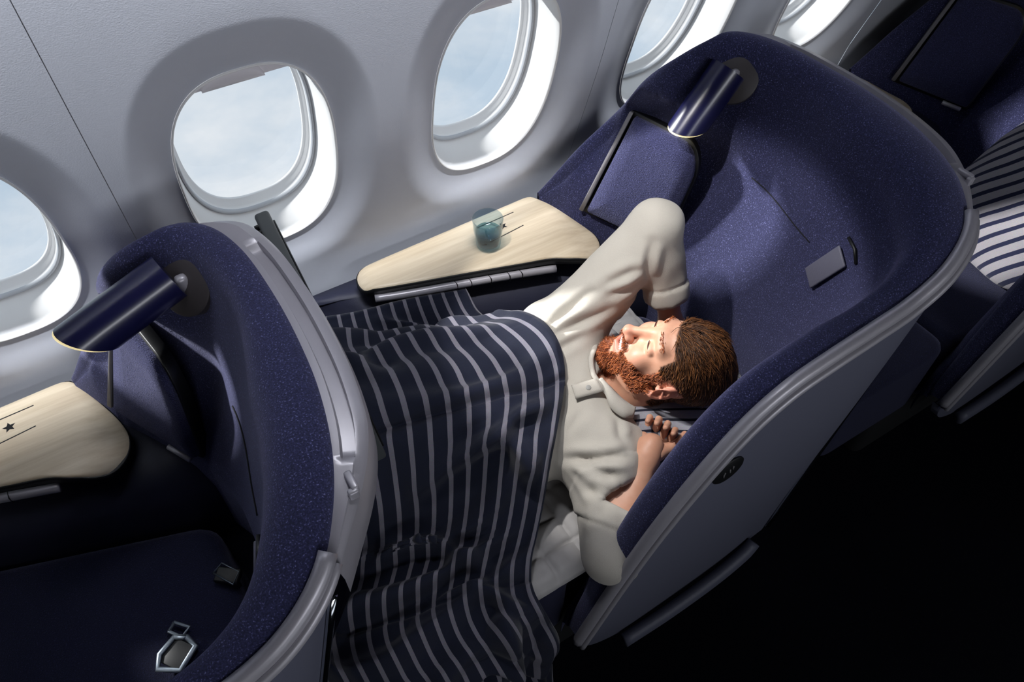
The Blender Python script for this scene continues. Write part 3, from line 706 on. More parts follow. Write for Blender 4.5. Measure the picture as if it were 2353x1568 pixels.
def head_sd(P):
    """head in its own frame (u up, f forward, l left)"""
    q = to_head(P); Q = q.copy(); Q[..., 2] = np.abs(Q[..., 2])               # mirrored
    d = sd_ell(Q, (.042, -.014, 0), (.090, .098, .0765))
    d = s_union(d, sd_ell(Q, (-.030, .034, 0), (.086, .058, .056)), .035)
    d = s_union(d, sd_cone(Q, (-.045, .010, .050), (-.100, .066, .016), .020, .019), .025)
    d = s_union(d, sd_ell(Q, (-.105, .074, 0), (.024, .020, .025)), .020)
    d = s_union(d, sd_cone(Q, (.049, .080, .006), (.047, .069, .040), .0125, .010), .018)    # brow
    d = s_union(d, sd_ell(Q, (-.014, .066, .040), (.024, .020, .019)), .022)                  # smiling cheek
    d = s_sub(d, sd_ell(Q, (.021, .100, .033), (.015, .019, .021)), .012)                     # eye hollow
    d = s_union(d, sd_ell(Q, (.0205, .0735, .0325), (.0120, .0130, .0175)), .005)             # lids
    d = s_union(d, sd_cone(Q, (.030, .087, 0), (-.018, .1115, 0), .0078, .0108), .014)        # nose
    d = s_union(d, sd_ell(Q, (-.022, .1155, 0), (.0115, .0105, .0125)), .008)
    d = s_union(d, sd_ell(Q, (-.024, .103, .0125), (.0085, .0105, .0075)), .006)
    d = s_sub(d, sd_ell(Q, (-.032, .108, .0075), (.004, .007, .0035)), .003)
    d = s_union(d, sd_ell(Q, (-.058, .078, 0), (.026, .022, .034)), .018)                     # muzzle
    d = s_sub(d, sd_ell(Q, (-.0545, .100, 0), (.0095, .022, .0290)), .003)   # open mouth
    d = s_union(d, sd_cone(Q, (-.0440, .1010, 0), (-.0490, .0870, .028), .0036, .0026), .004)  # lips
    d = s_union(d, sd_cone(Q, (-.0665, .0985, 0), (-.0530, .0850, .0285), .0050, .0028), .005)
    # ears
    eB = np.array(((1, 0, 0), (0, .93, -.36), (0, .36, .93)), np.float32)
    ear = sd_ell(Q, (.004, -.012, .0785), (.0335, .0205, .0075), eB)
    ear = s_sub(ear, sd_ell(Q, (.002, -.005, .0895), (.0225, .0125, .0115), eB), .004)
    ear = s_union(ear, sd_ell(Q, (-.024, -.002, .0765), (.0105, .0085, .0055)), .006)
    ear = s_union(ear, sd_cone(Q, (.010, -.004, .0795), (-.004, -.016, .0835), .003, .003), .005)
    ear = s_union(ear, sd_ell(Q, (.000, .005, .0755), (.006, .004, .005)), .004)
    d = s_union(d, ear, .006)
    d = d * HS
    return s_union(d, sd_cone(P, hw(-.040, -.022, 0), NECK + np.array((.0, .003, -.005)), .056, .060), .022)

def hair_mask(q):
    """1 where hair grows (q in the head frame)"""
    u, f, l = q[:, 0], q[:, 1], np.abs(q[:, 2])
    line = .086 - .9 * np.clip(l - .045, 0, 1) - 26 * np.clip(l - .02, 0, .04) ** 2 * .4       # front hairline
    top = (u > line - 0.0) & (f < .094)
    front = u > .080 - 0.10 * l
    side = (f < .030 - .35 * np.clip(.05 - u, 0, 1)) & (u > -.030) & (u + .0 > -.055 - 1.2 * f)
    back = (f < -.030) & (u > -.062)
    temple = (f < .046) & (u > .030)
    ear = (l > .066) & (f > -.040) & (f < .016) & (u < .042) & (u > -.045)
    return (front | temple | (side & (f < .018)) | back) & ~ear
def beard_mask(q):
    u, f, l = q[:, 0], q[:, 1], np.abs(q[:, 2])
    jaw = (u < -.046 + .55 * (l - .030) - 0.0) & (u > -.130) & (f > .010 - .3 * (u + .06)) & (f > .006)
    cheek = (l > .034) & (u < -.030 + .9 * (l - .05)) & (f > .004) & (f < .075) & (u > -.12)
    sideb = (l > .056) & (f > .016) & (f < .036) & (u < .030) & (u > -.06)
    must = (u < -.0315) & (u > -.0425) & (l < .033) & (f > .078)
    lips = (u < -.0400) & (u > -.0765) & (l < .034 - .6 * np.abs(u + .055)) & (f > .070)
    soul = (l > .006) & (u > -.084) & (u < -.064) & (l < .022) & (f > .08)
    throat = (u < -.070) & (f < .045 + .25 * (u + .11))
    return (jaw | cheek | sideb | must) & ~(lips & ~must) & ~soul & ~throat
def person():
    V1, F1 = surface_net(head_sd, (.61, .50, .50), (.95, .83, .90), .0018)
    V2, F2 = surface_net(body_sd, (-.75, .36, .36), (1.0, 1.32, .96), .0085)
    V3, F3 = surface_net(hand_sd, HAND_LO, HAND_HI, .0018)
    V1 = smooth_mesh(V1, F1, 1, .4); V2 = smooth_mesh(V2, F2, 2); V3 = smooth_mesh(V3, F3, 1, .4)
    V = np.vstack([V1, V2, V3]); F = np.vstack([F1, F2 + len(V1), F3 + len(V1) + len(V2)])
    base = np.array((.30, .82, .47))
    o = mesh_obj('person', V, F, MAT['skin'], base=base)
    tag(o, 'red bearded man in a cream shirt lying back, one arm behind his head', 'person')
    q = to_head(V1); n1 = vert_normals(V1, F1)
    # natural colouring: hair roots, beard roots, lips, reddish cheeks and nose
    col = np.zeros((len(V), 4), np.float32); col[:, 3] = 1
    hm = hair_mask(q).astype(float); bmk = beard_mask(q).astype(float)
    for _ in range(3):
        hm = smooth_mesh(np.column_stack([hm, hm, hm]), F1, 1)[:, 0]; bmk = smooth_mesh(np.column_stack([bmk] * 3), F1, 1)[:, 0]
    col[:len(V1), 0] = hm; col[:len(V1), 1] = bmk
    u, f, l = q.T; al = np.abs(l)
    lips = ((u < -.0410) & (u > -.0735) & (al < .0315 - .5 * np.abs(u + .055)) & (f > .074)).astype(float)
    rosy = np.exp(-((u + .016) ** 2 + (al - .040) ** 2) / .018 ** 2) * (f > .03) + np.exp(-((u + .02) ** 2 + al ** 2) / .015 ** 2) * (f > .095) + np.exp(-((al - .085) / .012) ** 2) * (f < .02) * (np.abs(u) < .045)
    col[:len(V1), 2] = np.clip(lips * .9 + .55 * rosy, 0, 1)
    a = o.data.color_attributes.new('tone', 'FLOAT_COLOR', 'POINT'); a.data.foreach_set('color', col.ravel())
    # hair and beard as real strands
    rng = np.random.default_rng(7)
    cn = V1[F1].mean(1); cq = q[F1].mean(1); fnm = n1[F1].mean(1); fnm /= np.linalg.norm(fnm, axis=1)[:, None]
    nl = fnm @ HB
    def strands(sel, count, length, comb, lift, rad, nseg, curl=0.0):
        ids = rng.choice(np.flatnonzero(sel), count); rows = []
        j = rng.normal(0, .0012, (count, 3)); root = cn[ids] + j; nr = fnm[ids]; ql = cq[ids]
        d = comb(ql, rng) @ HB.T; d = d + rng.normal(0, 1, d.shape) * np.where((ql[:, 0] > .06) & (ql[:, 1] > .03), .07, .20)[:, None]
        d -= nr * (d * nr).sum(1)[:, None]; d /= np.maximum(np.linalg.norm(d, axis=1), 1e-6)[:, None]
        L = length(ql) * rng.uniform(.7, 1.25, count); lf = lift(ql) * rng.uniform(.6, 1.4, count)
        c0 = HE + HS * (HB @ np.array((.03, -.012, 0)))
        pts = [root - nr * .001]
        p = root.copy(); dirn = d + nr * lf[:, None]; dirn /= np.linalg.norm(dirn, axis=1)[:, None]
        cw = np.cross(nr, d) * (rng.normal(0, 1, count)[:, None]) * curl
        for s in range(nseg):
            p = p + dirn * (L / nseg)[:, None]; pts.append(p)
            out = p - c0; out /= np.linalg.norm(out, axis=1)[:, None]
            dirn = dirn - out * np.maximum((dirn * out).sum(1) - .02, 0)[:, None] * .75 + cw / nseg; dirn /= np.linalg.norm(dirn, axis=1)[:, None]
        pts = np.stack(pts, 1)                                    # count, nseg+1, 3
        k = nseg + 1; taper = np.concatenate([np.linspace(1, .85, k - 1), [.15]])
        t = np.gradient(pts, axis=1); t /= np.linalg.norm(t, axis=2)[..., None]
        s1 = np.cross(t, nr[:, None, :]); s1 /= np.maximum(np.linalg.norm(s1, axis=2), 1e-6)[..., None]; s2 = np.cross(t, s1)
        ring = [pts + (s1 * math.cos(a) + s2 * math.sin(a)) * (rad * taper)[None, :, None] for a in (0, 2.094, 4.189)]
        Vs = np.stack(ring, 2).reshape(-1, 3); b = (np.arange(count)[:, None, None, None] * k + np.arange(k - 1)[None, :, None, None]) * 3
        c = np.arange(3)[None, None, :, None]
        Fs = np.concatenate([b + c, b + (c + 1) % 3, b + (c + 1) % 3 + 3, b + c + 3], 3).reshape(-1, 4)
        rnd = np.repeat(rng.uniform(0, 1, count), k * 3)
        return Vs, Fs, rnd
    def strand_obj(nm, Vs, Fs, rnd, mat, label):
        me = bpy.data.meshes.new(nm); me.from_pydata((Vs - base).tolist(), [], Fs.tolist()); me.update()
        me.polygons.foreach_set('use_smooth', [True] * len(me.polygons)); me.materials.append(mat)
        at = me.attributes.new('tone', 'FLOAT', 'POINT'); at.data.foreach_set('value', rnd.astype(np.float32))
        ob = bpy.data.objects.new(nm, me); COL.objects.link(ob); ob.parent = o; ob['label'] = label; ob['kind'] = 'stuff'; return ob
    hsel = hair_mask(cq)
    def comb_hair(ql, rg):
        top = np.clip((ql[:, 0] - .05) / .06, 0, 1)[:, None]
        back = np.array((.10, -1.0, .25)); down = np.array((-.75, -.70, 0))
        return top * back + (1 - top) * down
    Vs, Fs, rnd = strands(hsel, 13000, lambda q: .011 + .034 * np.clip((q[:, 0] - .05) / .06, 0, 1) + .008 * (q[:, 1] < -.045), comb_hair, lambda q: .28 + .65 * np.clip((q[:, 0] - .06) / .05, 0, 1) * (q[:, 1] > .02), .00062, 5, .35)
    strand_obj('hair', Vs, Fs, rnd, MAT['hair'], 'short reddish brown hair swept back')
    bsel = beard_mask(cq)
    def comb_beard(ql, rg):
        return np.column_stack([np.full(len(ql), -.9), np.full(len(ql), .25), np.sign(ql[:, 2]) * .15])
    Vs, Fs, rnd = strands(bsel, 9000, lambda q: .0075 + .010 * (q[:, 0] < -.085), comb_beard, lambda q: np.full(len(q), .55), .00052, 3, .16)
    strand_obj('beard', Vs, Fs, rnd, MAT['beard'], 'trimmed ginger beard and moustache')
    bw = []
    brow = (np.abs(cq[:, 0] - .0545 + .25 * np.clip(np.abs(cq[:, 2]) - .038, 0, 1)) < .0035) & (np.abs(cq[:, 2]) > .012) & (np.abs(cq[:, 2]) < .050) & (cq[:, 1] > .05)
    Vs, Fs, rnd = strands(brow, 110, lambda q: np.full(len(q), .007), lambda q, r: np.column_stack([np.full(len(q), .15), np.full(len(q), -.2), np.sign(q[:, 2])]), lambda q: np.full(len(q), .2), .0006, 3)
    strand_obj('eyebrows', Vs, Fs, rnd, MAT['beard'], 'pale ginger eyebrows')
    for s in (1, -1):                                             # nearly closed eyes: lash line
        pts = [hw(.0180 + .0035 * math.cos((x - .0325) / .018 * 1.45), .0878 - 9.0 * (x - .031) ** 2 - .45 * max(0, x - .0345), s * x) for x in np.linspace(.0185, .0475, 9)]
        v, ff = tube(pts, [.0004, .0009, .0012, .0013, .0013, .0013, .0012, .001, .0005], 6); mesh_obj('lash_line', v, ff, MAT['lash'], o, base=base)
    th = []
    for i in range(-5, 6):                                        # upper teeth along the arch
        x = i * .0052; c = hw(-.0505 - .10 * abs(x), .0965 - 13 * x * x, x)
        rot = Matrix(HB.tolist()) @ Matrix.Rotation(-x * 22, 3, 'X')
        v, ff = rbox(*c, .0100 - .0005 * abs(i), .0045, .0049, .0012, 2, rot); mesh_obj('tooth', v, ff, MAT['teeth'], o, base=base)
    return o, base
# left hand, palm up on the pillow with the fingers curling
HX = np.array((.82, .50, -.26)); HX /= np.linalg.norm(HX)          # wrist to knuckles
HZ = np.array((-.05, -.10, 1.0)); HZ -= HX * (HZ @ HX); HZ /= np.linalg.norm(HZ)   # out of the palm
HY = np.cross(HZ, HX)                                              # across the palm, towards the window
def hp(x, y, z): return WL + HX * x + HY * y + HZ * z
FING = [(.030, .040, .028, .022, .0082), (.010, .045, .031, .024, .0088), (-.011, .044, .029, .023, .0086), (-.031, .038, .025, .021, .0080)]
def hand_sd(P):
    P = (WL + (P - WL) / .86).astype(np.float32)                     # a relaxed hand, a little shorter than the face
    d = sd_cone(P, WL - (WL - EL) / np.linalg.norm(WL - EL) * .05, WL, .0285, .0235)
    d = s_union(d, sd_cone(P, hp(.020, .020, .002), hp(.066, .030, .002), .0145, .0120), .016)
    d = s_union(d, sd_cone(P, hp(.020, .000, .000), hp(.070, .006, .000), .0150, .0120), .016)
    d = s_union(d, sd_cone(P, hp(.020, -.018, .002), hp(.068, -.024, .002), .0150, .0120), .016)
    d = s_union(d, sd_cone(P, hp(.018, .024, .006), hp(.045, .030, .006), .0150, .0125), .014)
    d = s_union(d, sd_cone(P, hp(.015, -.020, .010), hp(.042, -.036, .014), .0165, .0120), .012)
    for y, a, b, c, r in FING:
        k0 = np.array((.068, y, .000)); v = np.array((math.cos(1.35), y * 1.2, math.sin(1.35))); k1 = k0 + v * a
        v = np.array((math.cos(2.25), y * .3, math.sin(2.25))); k2 = k1 + v * b
        v = np.array((math.cos(2.9), 0, math.sin(2.9))); k3 = k2 + v * c
        q = s_union(sd_cone(P, hp(*k0), hp(*k1), r * 1.12, r), sd_cone(P, hp(*k1), hp(*k2), r, r * .93), .003)
        q = s_union(q, sd_cone(P, hp(*k2), hp(*k3), r * .93, r * .80), .003)
        d = s_union(d, q, .005)
    t = s_union(sd_cone(P, hp(.040, -.036, .014), hp(.062, -.052, .026), .0125, .0100), sd_cone(P, hp(.062, -.052, .026), hp(.086, -.056, .036), .0100, .0082), .004)
    return s_union(d, t, .006) * .86
HAND_LO = WL + np.array((-.09, -.10, -.06)); HAND_HI = WL + np.array((.16, .15, .13))

# the shirt: torso and sleeves a little off the body, open at the neck and cuffs
TR, TL = .70, .40
NK0, NK1 = NECK + np.array((.000, .000, .012)), NECK + np.array((.15, -.030, .075))
def shirt_sd(P):
    d = torso(P, .010)
    r, l = arms(P, .013, TR, TL)
    d = s_union(d, r, .045); d = s_union(d, l, .03)
    d = s_sub(d, sd_cone(P, NK0, NK1, .060, .075), .006)
    d = s_sub(d, sd_cone(P, NECK + np.array((-.045, -.005, .080)), NECK + np.array((.03, -.02, .085)), .010, .045), .006)
    for a, b, t, rad in ((ER, WR, TR, .085), (EL, WL, TL, .068)):   # square cuff ends
        ax = (b - a) / np.linalg.norm(b - a); c = a + (b - a) * t
        cut = -((P - c) @ ax.astype(np.float32)); near = np.sqrt(((P - c) ** 2).sum(-1)) - rad
        d = np.maximum(d, np.minimum(-cut, -near))
    return d

FOLDS = [[(0.593, 0.860, 0.716), (0.654, 0.864, 0.748), (0.705, 0.859, 0.785), (0.725, 0.845, 0.796)], [(0.737, 0.842, 0.806), (0.781, 0.825, 0.830), (0.822, 0.812, 0.842)], [(0.738, 0.826, 0.790), (0.787, 0.811, 0.803), (0.821, 0.809, 0.823)],
    [(0.592, 0.845, 0.713), (0.659, 0.832, 0.739), (0.742, 0.811, 0.760)], [(0.839, 0.826, 0.894), (0.829, 0.814, 0.854), (0.829, 0.807, 0.812)], [(0.496, 0.628, 0.628), (0.552, 0.572, 0.663), (0.602, 0.553, 0.656)],
    [(0.497, 0.612, 0.627), (0.502, 0.550, 0.631), (0.530, 0.525, 0.610)], [(0.517, 0.594, 0.648), (0.548, 0.545, 0.649), (0.580, 0.535, 0.610)], [(0.458, 0.515, 0.604), (0.475, 0.494, 0.616), (0.509, 0.493, 0.624)], [(0.533, 0.653, 0.666), (0.557, 0.663, 0.678), (0.583, 0.671, 0.688)],
    [(0.563, 0.809, 0.693), (0.616, 0.809, 0.716), (0.670, 0.808, 0.726)], [(0.549, 0.707, 0.684), (0.576, 0.732, 0.696), (0.611, 0.753, 0.707)], [(0.632, 0.626, 0.675), (0.612, 0.591, 0.674), (0.615, 0.572, 0.665)], [(0.428, 0.450, 0.595), (0.452, 0.481, 0.605), (0.474, 0.489, 0.616)]]
FOLD_H = [.012, .010, .009, .010, .014, .014, .009, .008, .009, .006, .007, .006, .006, .007]
def poly_dist(V, pts):
    best = np.full(len(V), 9.0); pts = np.asarray(pts); par = np.zeros(len(V)); n = len(pts) - 1
    for i in range(n):
        ab = pts[i + 1] - pts[i]; t = np.clip(((V - pts[i]) @ ab) / (ab @ ab), 0, 1); d = np.linalg.norm(V - pts[i] - t[:, None] * ab, axis=1)
        m = d < best; best[m] = d[m]; par[m] = ((i + t) / n)[m]
    return best, par
def build_shirt(man, base):
    V, F = surface_net(shirt_sd, (.08, .36, .40), (1.0, 1.16, .97), .0050)
    V = smooth_mesh(V, F, 3, .5); N = vert_normals(V, F)
    disp = np.zeros(len(V))
    for pts, h in zip(FOLDS, FOLD_H):
        d, t = poly_dist(V, spline(pts, 14)); env = np.clip(np.sin(np.pi * np.clip(t * .86 + .07, 0, 1)), 0, 1)
        disp += env * h * (-np.exp(-(d / .0075) ** 2) + .62 * np.exp(-((d - .019) / .011) ** 2))
    for a, b, t in ((ER, WR, TR), (EL, WL, TL)):                 # stitched cuffs
        ax = (b - a) / np.linalg.norm(b - a); s = (V - (a + (b - a) * t)) @ ax; near = np.linalg.norm(V - (a + (b - a) * t), axis=1) < .12
        disp += near * (.0035 * sstep(-.040, -.036, s) - .0035 * np.exp(-((s + .040) / .003) ** 2))
    rg = np.random.default_rng(11)                                # small slack ripples in the knit
    for _ in range(14):
        k = rg.normal(0, 1, 3); k *= rg.uniform(45, 110) / np.linalg.norm(k); k2 = rg.normal(0, 14, 3)
        disp += .0011 * np.sin(V @ k + rg.uniform(0, 6)) * np.clip(np.sin(V @ k2 + rg.uniform(0, 6)), 0, 1)
    V = V + N * disp[:, None]; V = smooth_mesh(V, F, 1, .35)
    sh = mesh_obj('shirt', V, F, MAT['shirt'], man, base=base); sh['label'] = 'cream fine knit shirt with sleeves pushed up'
    rim_ = spline([(.700, .800, .690), (.681, .779, .704), (.655, .756, .709), (.640, .728, .706), (.638, .708, .702), (.640, .677, .694), (.648, .652, .684), (.664, .636, .672)], 40)
    v, f = tube(rim_, .0058, 8, flat=.55); mesh_obj('collar_edge', v, f, MAT['shirt'], sh, base=base)
    fl = spline([(.640, .708, .704), (.634, .676, .697), (.628, .645, .687), (.640, .618, .679), (.662, .612, .668)], 24); up_ = spline([(.652, .705, .699), (.656, .680, .696), (.662, .655, .688), (.672, .640, .678), (.685, .632, .664)], 24)
    v, f = loft([fl, fl * .66 + up_ * .34 + np.array((0, 0, .006)), fl * .33 + up_ * .67 + np.array((0, 0, .007)), up_]); co = mesh_obj('collar', v, f, MAT['shirt'], sh, base=base)
    md = co.modifiers.new('thick', 'SOLIDIFY'); md.thickness = .0025
    A_, B_, C_, D_ = [np.array(p) + np.array((0, 0, .0035)) for p in ((.586, .727, .698), (.637, .712, .703), (.634, .680, .697), (.577, .697, .692))]
    pl = []
    for u in np.linspace(0, 1, 8): pl.append([A_ * (1 - u) * (1 - w) + B_ * u * (1 - w) + D_ * (1 - u) * w + C_ * u * w + np.array((0, 0, .0035 * math.sin(math.pi * w))) for w in np.linspace(0, 1, 6)])
    v, f = loft([np.array(r) for r in pl]); p_ = mesh_obj('placket', v, f, MAT['shirt'], sh, base=base); md = p_.modifiers.new('thick', 'SOLIDIFY'); md.thickness = .003
    c = np.array((.611, .702, .7035)); n = np.array((-.1, -.25, .95)); n /= np.linalg.norm(n)
    v, f = tube([c - n * .002, c + n * .0015, c + n * .0018], [.0055, .0055, .0045], 20, up=(1, 0, 0)); mesh_obj('button', v, f, MAT['button'], p_, base=base)
    return sh
def attr_mat(name, lo, hi, rough, mid=None):
    m, n, l, b = new_mat(name); a = n.new('ShaderNodeAttribute'); a.attribute_name = 'tone'
    cr = n.new('ShaderNodeValToRGB'); cr.color_ramp.elements[0].color = lo; cr.color_ramp.elements[1].color = hi
    if mid: e = cr.color_ramp.elements.new(.5); e.color = mid
    l.new(a.outputs['Fac'], cr.inputs['Fac']); l.new(cr.outputs['Color'], b.inputs['Base Color'])
    b.inputs['Roughness'].default_value = rough; b.inputs['Specular IOR Level'].default_value = .45; return m
def skin_mat():
    m, n, l, b = new_mat('skin'); a = n.new('ShaderNodeAttribute'); a.attribute_name = 'tone'
    sp = n.new('ShaderNodeSeparateColor'); l.new(a.outputs['Color'], sp.inputs['Color'])
    tc = n.new('ShaderNodeTexCoord'); t = n.new('ShaderNodeTexNoise'); t.inputs['Scale'].default_value = 60; t.inputs['Detail'].default_value = 4; l.new(tc.outputs['Object'], t.inputs['Vector'])
    m0 = n.new('ShaderNodeMixRGB'); m0.inputs['Color1'].default_value = srgb(192, 138, 112); m0.inputs['Color2'].default_value = srgb(208, 160, 134); l.new(t.outputs['Fac'], m0.inputs['Fac'])
    prev = m0
    for ch, col, k in (('Blue', srgb(196, 104, 92), .75), ('Green', srgb(122, 62, 34), .85), ('Red', srgb(62, 38, 24), 1.0)):
        mu = n.new('ShaderNodeMath'); mu.operation = 'MULTIPLY'; mu.inputs[1].default_value = k; l.new(sp.outputs[ch], mu.inputs[0])
        mx = n.new('ShaderNodeMixRGB'); mx.inputs['Color2'].default_value = col; l.new(mu.outputs[0], mx.inputs['Fac']); l.new(prev.outputs['Color'], mx.inputs['Color1']); prev = mx
    l.new(prev.outputs['Color'], b.inputs['Base Color']); b.inputs['Roughness'].default_value = .48; b.inputs['Specular IOR Level'].default_value = .4
    b.inputs['Subsurface Weight'].default_value = .12; b.inputs['Subsurface Radius'].default_value = (.012, .005, .003); b.inputs['Subsurface Scale'].default_value = .6
    bp = n.new('ShaderNodeBump'); bp.inputs['Strength'].default_value = .12; bp.inputs['Distance'].default_value = .001; t2 = n.new('ShaderNodeTexNoise'); t2.inputs['Scale'].default_value = 420; l.new(tc.outputs['Object'], t2.inputs['Vector']); l.new(t2.outputs['Fac'], bp.inputs['Height']); l.new(bp.outputs['Normal'], b.inputs['Normal'])
    return m
def stripe_mat(name, ground, stripe, period, width, coord='UV', axis=0, rough=.9, turn=0.0):
    m, n, l, b = new_mat(name); tc = n.new('ShaderNodeTexCoord'); sp = n.new('ShaderNodeSeparateXYZ'); mp = n.new('ShaderNodeMapping'); mp.inputs['Rotation'].default_value = (0, 0, math.radians(turn)); l.new(tc.outputs[coord], mp.inputs['Vector']); l.new(mp.outputs['Vector'], sp.inputs[0])
    t = n.new('ShaderNodeTexNoise'); t.inputs['Scale'].default_value = 400; t.inputs['Detail'].default_value = 2; l.new(tc.outputs['Object'], t.inputs['Vector'])
    dv = n.new('ShaderNodeMath'); dv.operation = 'DIVIDE'; dv.inputs[1].default_value = period; l.new(sp.outputs[axis], dv.inputs[0])
    fr = n.new('ShaderNodeMath'); fr.operation = 'FRACT'; l.new(dv.outputs[0], fr.inputs[0])
    cr = n.new('ShaderNodeValToRGB'); cr.color_ramp.interpolation = 'CONSTANT'; cr.color_ramp.elements[0].color = stripe; cr.color_ramp.elements[1].position = width / period; cr.color_ramp.elements[1].color = ground
    l.new(fr.outputs[0], cr.inputs['Fac'])
    mx = n.new('ShaderNodeMixRGB'); mx.blend_type = 'MULTIPLY'; mx.inputs['Fac'].default_value = .35; l.new(cr.outputs['Color'], mx.inputs['Color1']); l.new(t.outputs['Color'], mx.inputs['Color2'])
    l.new(mx.outputs['Color'], b.inputs['Base Color']); b.inputs['Roughness'].default_value = rough; b.inputs['Specular IOR Level'].default_value = .25; b.inputs['Sheen Weight'].default_value = .15
    bp = n.new('ShaderNodeBump'); bp.inputs['Strength'].default_value = .3; bp.inputs['Distance'].default_value = .001; l.new(t.outputs['Fac'], bp.inputs['Height']); l.new(bp.outputs['Normal'], b.inputs['Normal'])
    return m
MAT['skin'] = skin_mat()
MAT['hair'] = attr_mat('hair_auburn', srgb(44, 27, 18), srgb(150, 98, 56), .45, srgb(86, 53, 31))
MAT['beard'] = attr_mat('beard_ginger', srgb(92, 44, 22), srgb(196, 112, 58), .5, srgb(144, 72, 35))
MAT['lash'] = plain('lash', srgb(62, 34, 26), .7, noise=.1)
MAT['teeth'] = plain('teeth', srgb(240, 234, 222), .25, noise=.02)
MAT['shirt'] = plain('cream_knit', srgb(184, 179, 170), .95, spec=.15, noise=.05, nscale=500, bump=.35, bscale=700, sheen=.15)
MAT['button'] = plain('grey_button', srgb(150, 150, 146), .35, noise=.05)
MAT['blanket'] = stripe_mat('striped_blanket', srgb(23, 28, 47), srgb(122, 120, 132), .0310, .0082)
MAT['pillow_grey'] = stripe_mat('striped_pillow_grey', srgb(150, 150, 158), srgb(30, 32, 48), .024, .0055, 'Object', 1)
MAT['pillow_navy'] = stripe_mat('striped_pillow_navy', srgb(160, 156, 162), srgb(30, 34, 64), .031, .011, 'Object', 1, turn=30)
MAT['pad'] = plain('quilted_pad', srgb(172, 170, 170), .9, spec=.2, noise=.03, nscale=90, bump=.15, bscale=600, sheen=.1)
MAT['glass'] = clear_mat('smoky_glass', (.74, .82, .87, 1), 1.0)
MAT['water'] = clear_mat('water', (.62, .78, .82, 1), 1.0)

man, mbase = person()
build_shirt(man, mbase)

# ------------------------------------------------------------------ striped blanket, draped over him and down to the floor
BS, BT, BC = np.array((.967, -.256)), np.array((.256, .967)), np.array((.480, .810))
def drape_height():
    """top of the man and the bed as a height field, spanned by cloth"""
    xs = np.arange(-.30, .80, .0125); ys = np.arange(.36, 1.45, .0125); zs = np.arange(.44, .86, .006)
    X, Y = np.meshgrid(xs, ys, indexing='ij'); top = np.full(X.shape, .0)
    for z in zs:
        P = np.stack([X, Y, np.full_like(X, z)], -1).astype(np.float32)
        d = s_union(torso(P, .034), legs(P, .030), .05); top[d < 0] = z + .003
    yf = 1.0 + (.945 - X) * .32
    top = np.maximum(top, .512 + .09 * sstep(yf - .06, yf + .02, Y))
    Z = top.copy()
    for _ in range(90):
        A = Z.copy(); A[1:-1, 1:-1] = (Z[:-2, 1:-1] + Z[2:, 1:-1] + Z[1:-1, :-2] + Z[1:-1, 2:]) / 4 - .0007
        Z = np.maximum(top, A)
    for _ in range(3): Z[1:-1, 1:-1] = (Z[:-2, 1:-1] + Z[2:, 1:-1] + Z[1:-1, :-2] + Z[1:-1, 2:] + 2 * Z[1:-1, 1:-1]) / 6
    return xs, ys, Z
def bilin(xs, ys, Z, x, y):
    i = np.clip((x - xs[0]) / (xs[1] - xs[0]), 0, len(xs) - 1.001); j = np.clip((y - ys[0]) / (ys[1] - ys[0]), 0, len(ys) - 1.001)
    a, b = i.astype(int), j.astype(int); u, v = i - a, j - b
    return Z[a, b] * (1 - u) * (1 - v) + Z[a + 1, b] * u * (1 - v) + Z[a, b + 1] * (1 - u) * v + Z[a + 1, b + 1] * u * v
# creases as lines in the cloth's own coordinates: (along the body, across it), height, half width
CREASE = [((-.02, -.16), (-.20, -.22), (-.42, -.20), .020, .022), ((-.04, -.22), (-.22, -.30), (-.45, -.29), .022, .024), ((.00, -.30), (-.16, -.36), (-.30, -.44), .020, .024), ((-.20, -.36), (-.32, -.42), (-.50, -.40), .018, .022),
    ((-.05, -.36), (-.10, -.46), (-.13, -.62), .022, .024), ((-.24, -.48), (-.27, -.62), (-.32, -.85), .024, .026), ((-.13, -.50), (-.20, -.66), (-.19, -.90), .022, .022), ((-.38, -.46), (-.42, -.64), (-.40, -.88), .022, .026), ((-.02, -.50), (-.05, -.66), (-.06, -.9), .016, .020),
    ((-.06, .12), (-.22, .16), (-.36, .10), .012, .022), ((-.08, .24), (-.24, .22), (-.40, .26), .014, .020), ((-.02, .02), (-.14, -.02), (-.30, .00), .010, .020), ((-.30, -.06), (-.42, -.10), (-.52, -.08), .012, .020), ((-.02, -.09), (-.09, -.10), (-.17, -.13), .014, .016),
    ((-.01, -.20), (-.12, -.12), (-.26, -.13), .018, .013), ((-.10, -.30), (-.24, -.22), (-.34, -.24), .020, .014), ((-.03, -.40), (-.13, -.33), (-.26, -.36), .018, .014), ((-.34, -.30), (-.40, -.38), (-.37, -.50), .018, .015), ((-.06, -.56), (-.16, -.50), (-.30, -.58), .016, .016), ((-.28, .06), (-.36, .16), (-.50, .20), .014, .016), ((-.01, .20), (-.12, .26), (-.22, .33), .013, .014), ((-.16, -.72), (-.26, -.68), (-.38, -.76), .016, .018)]
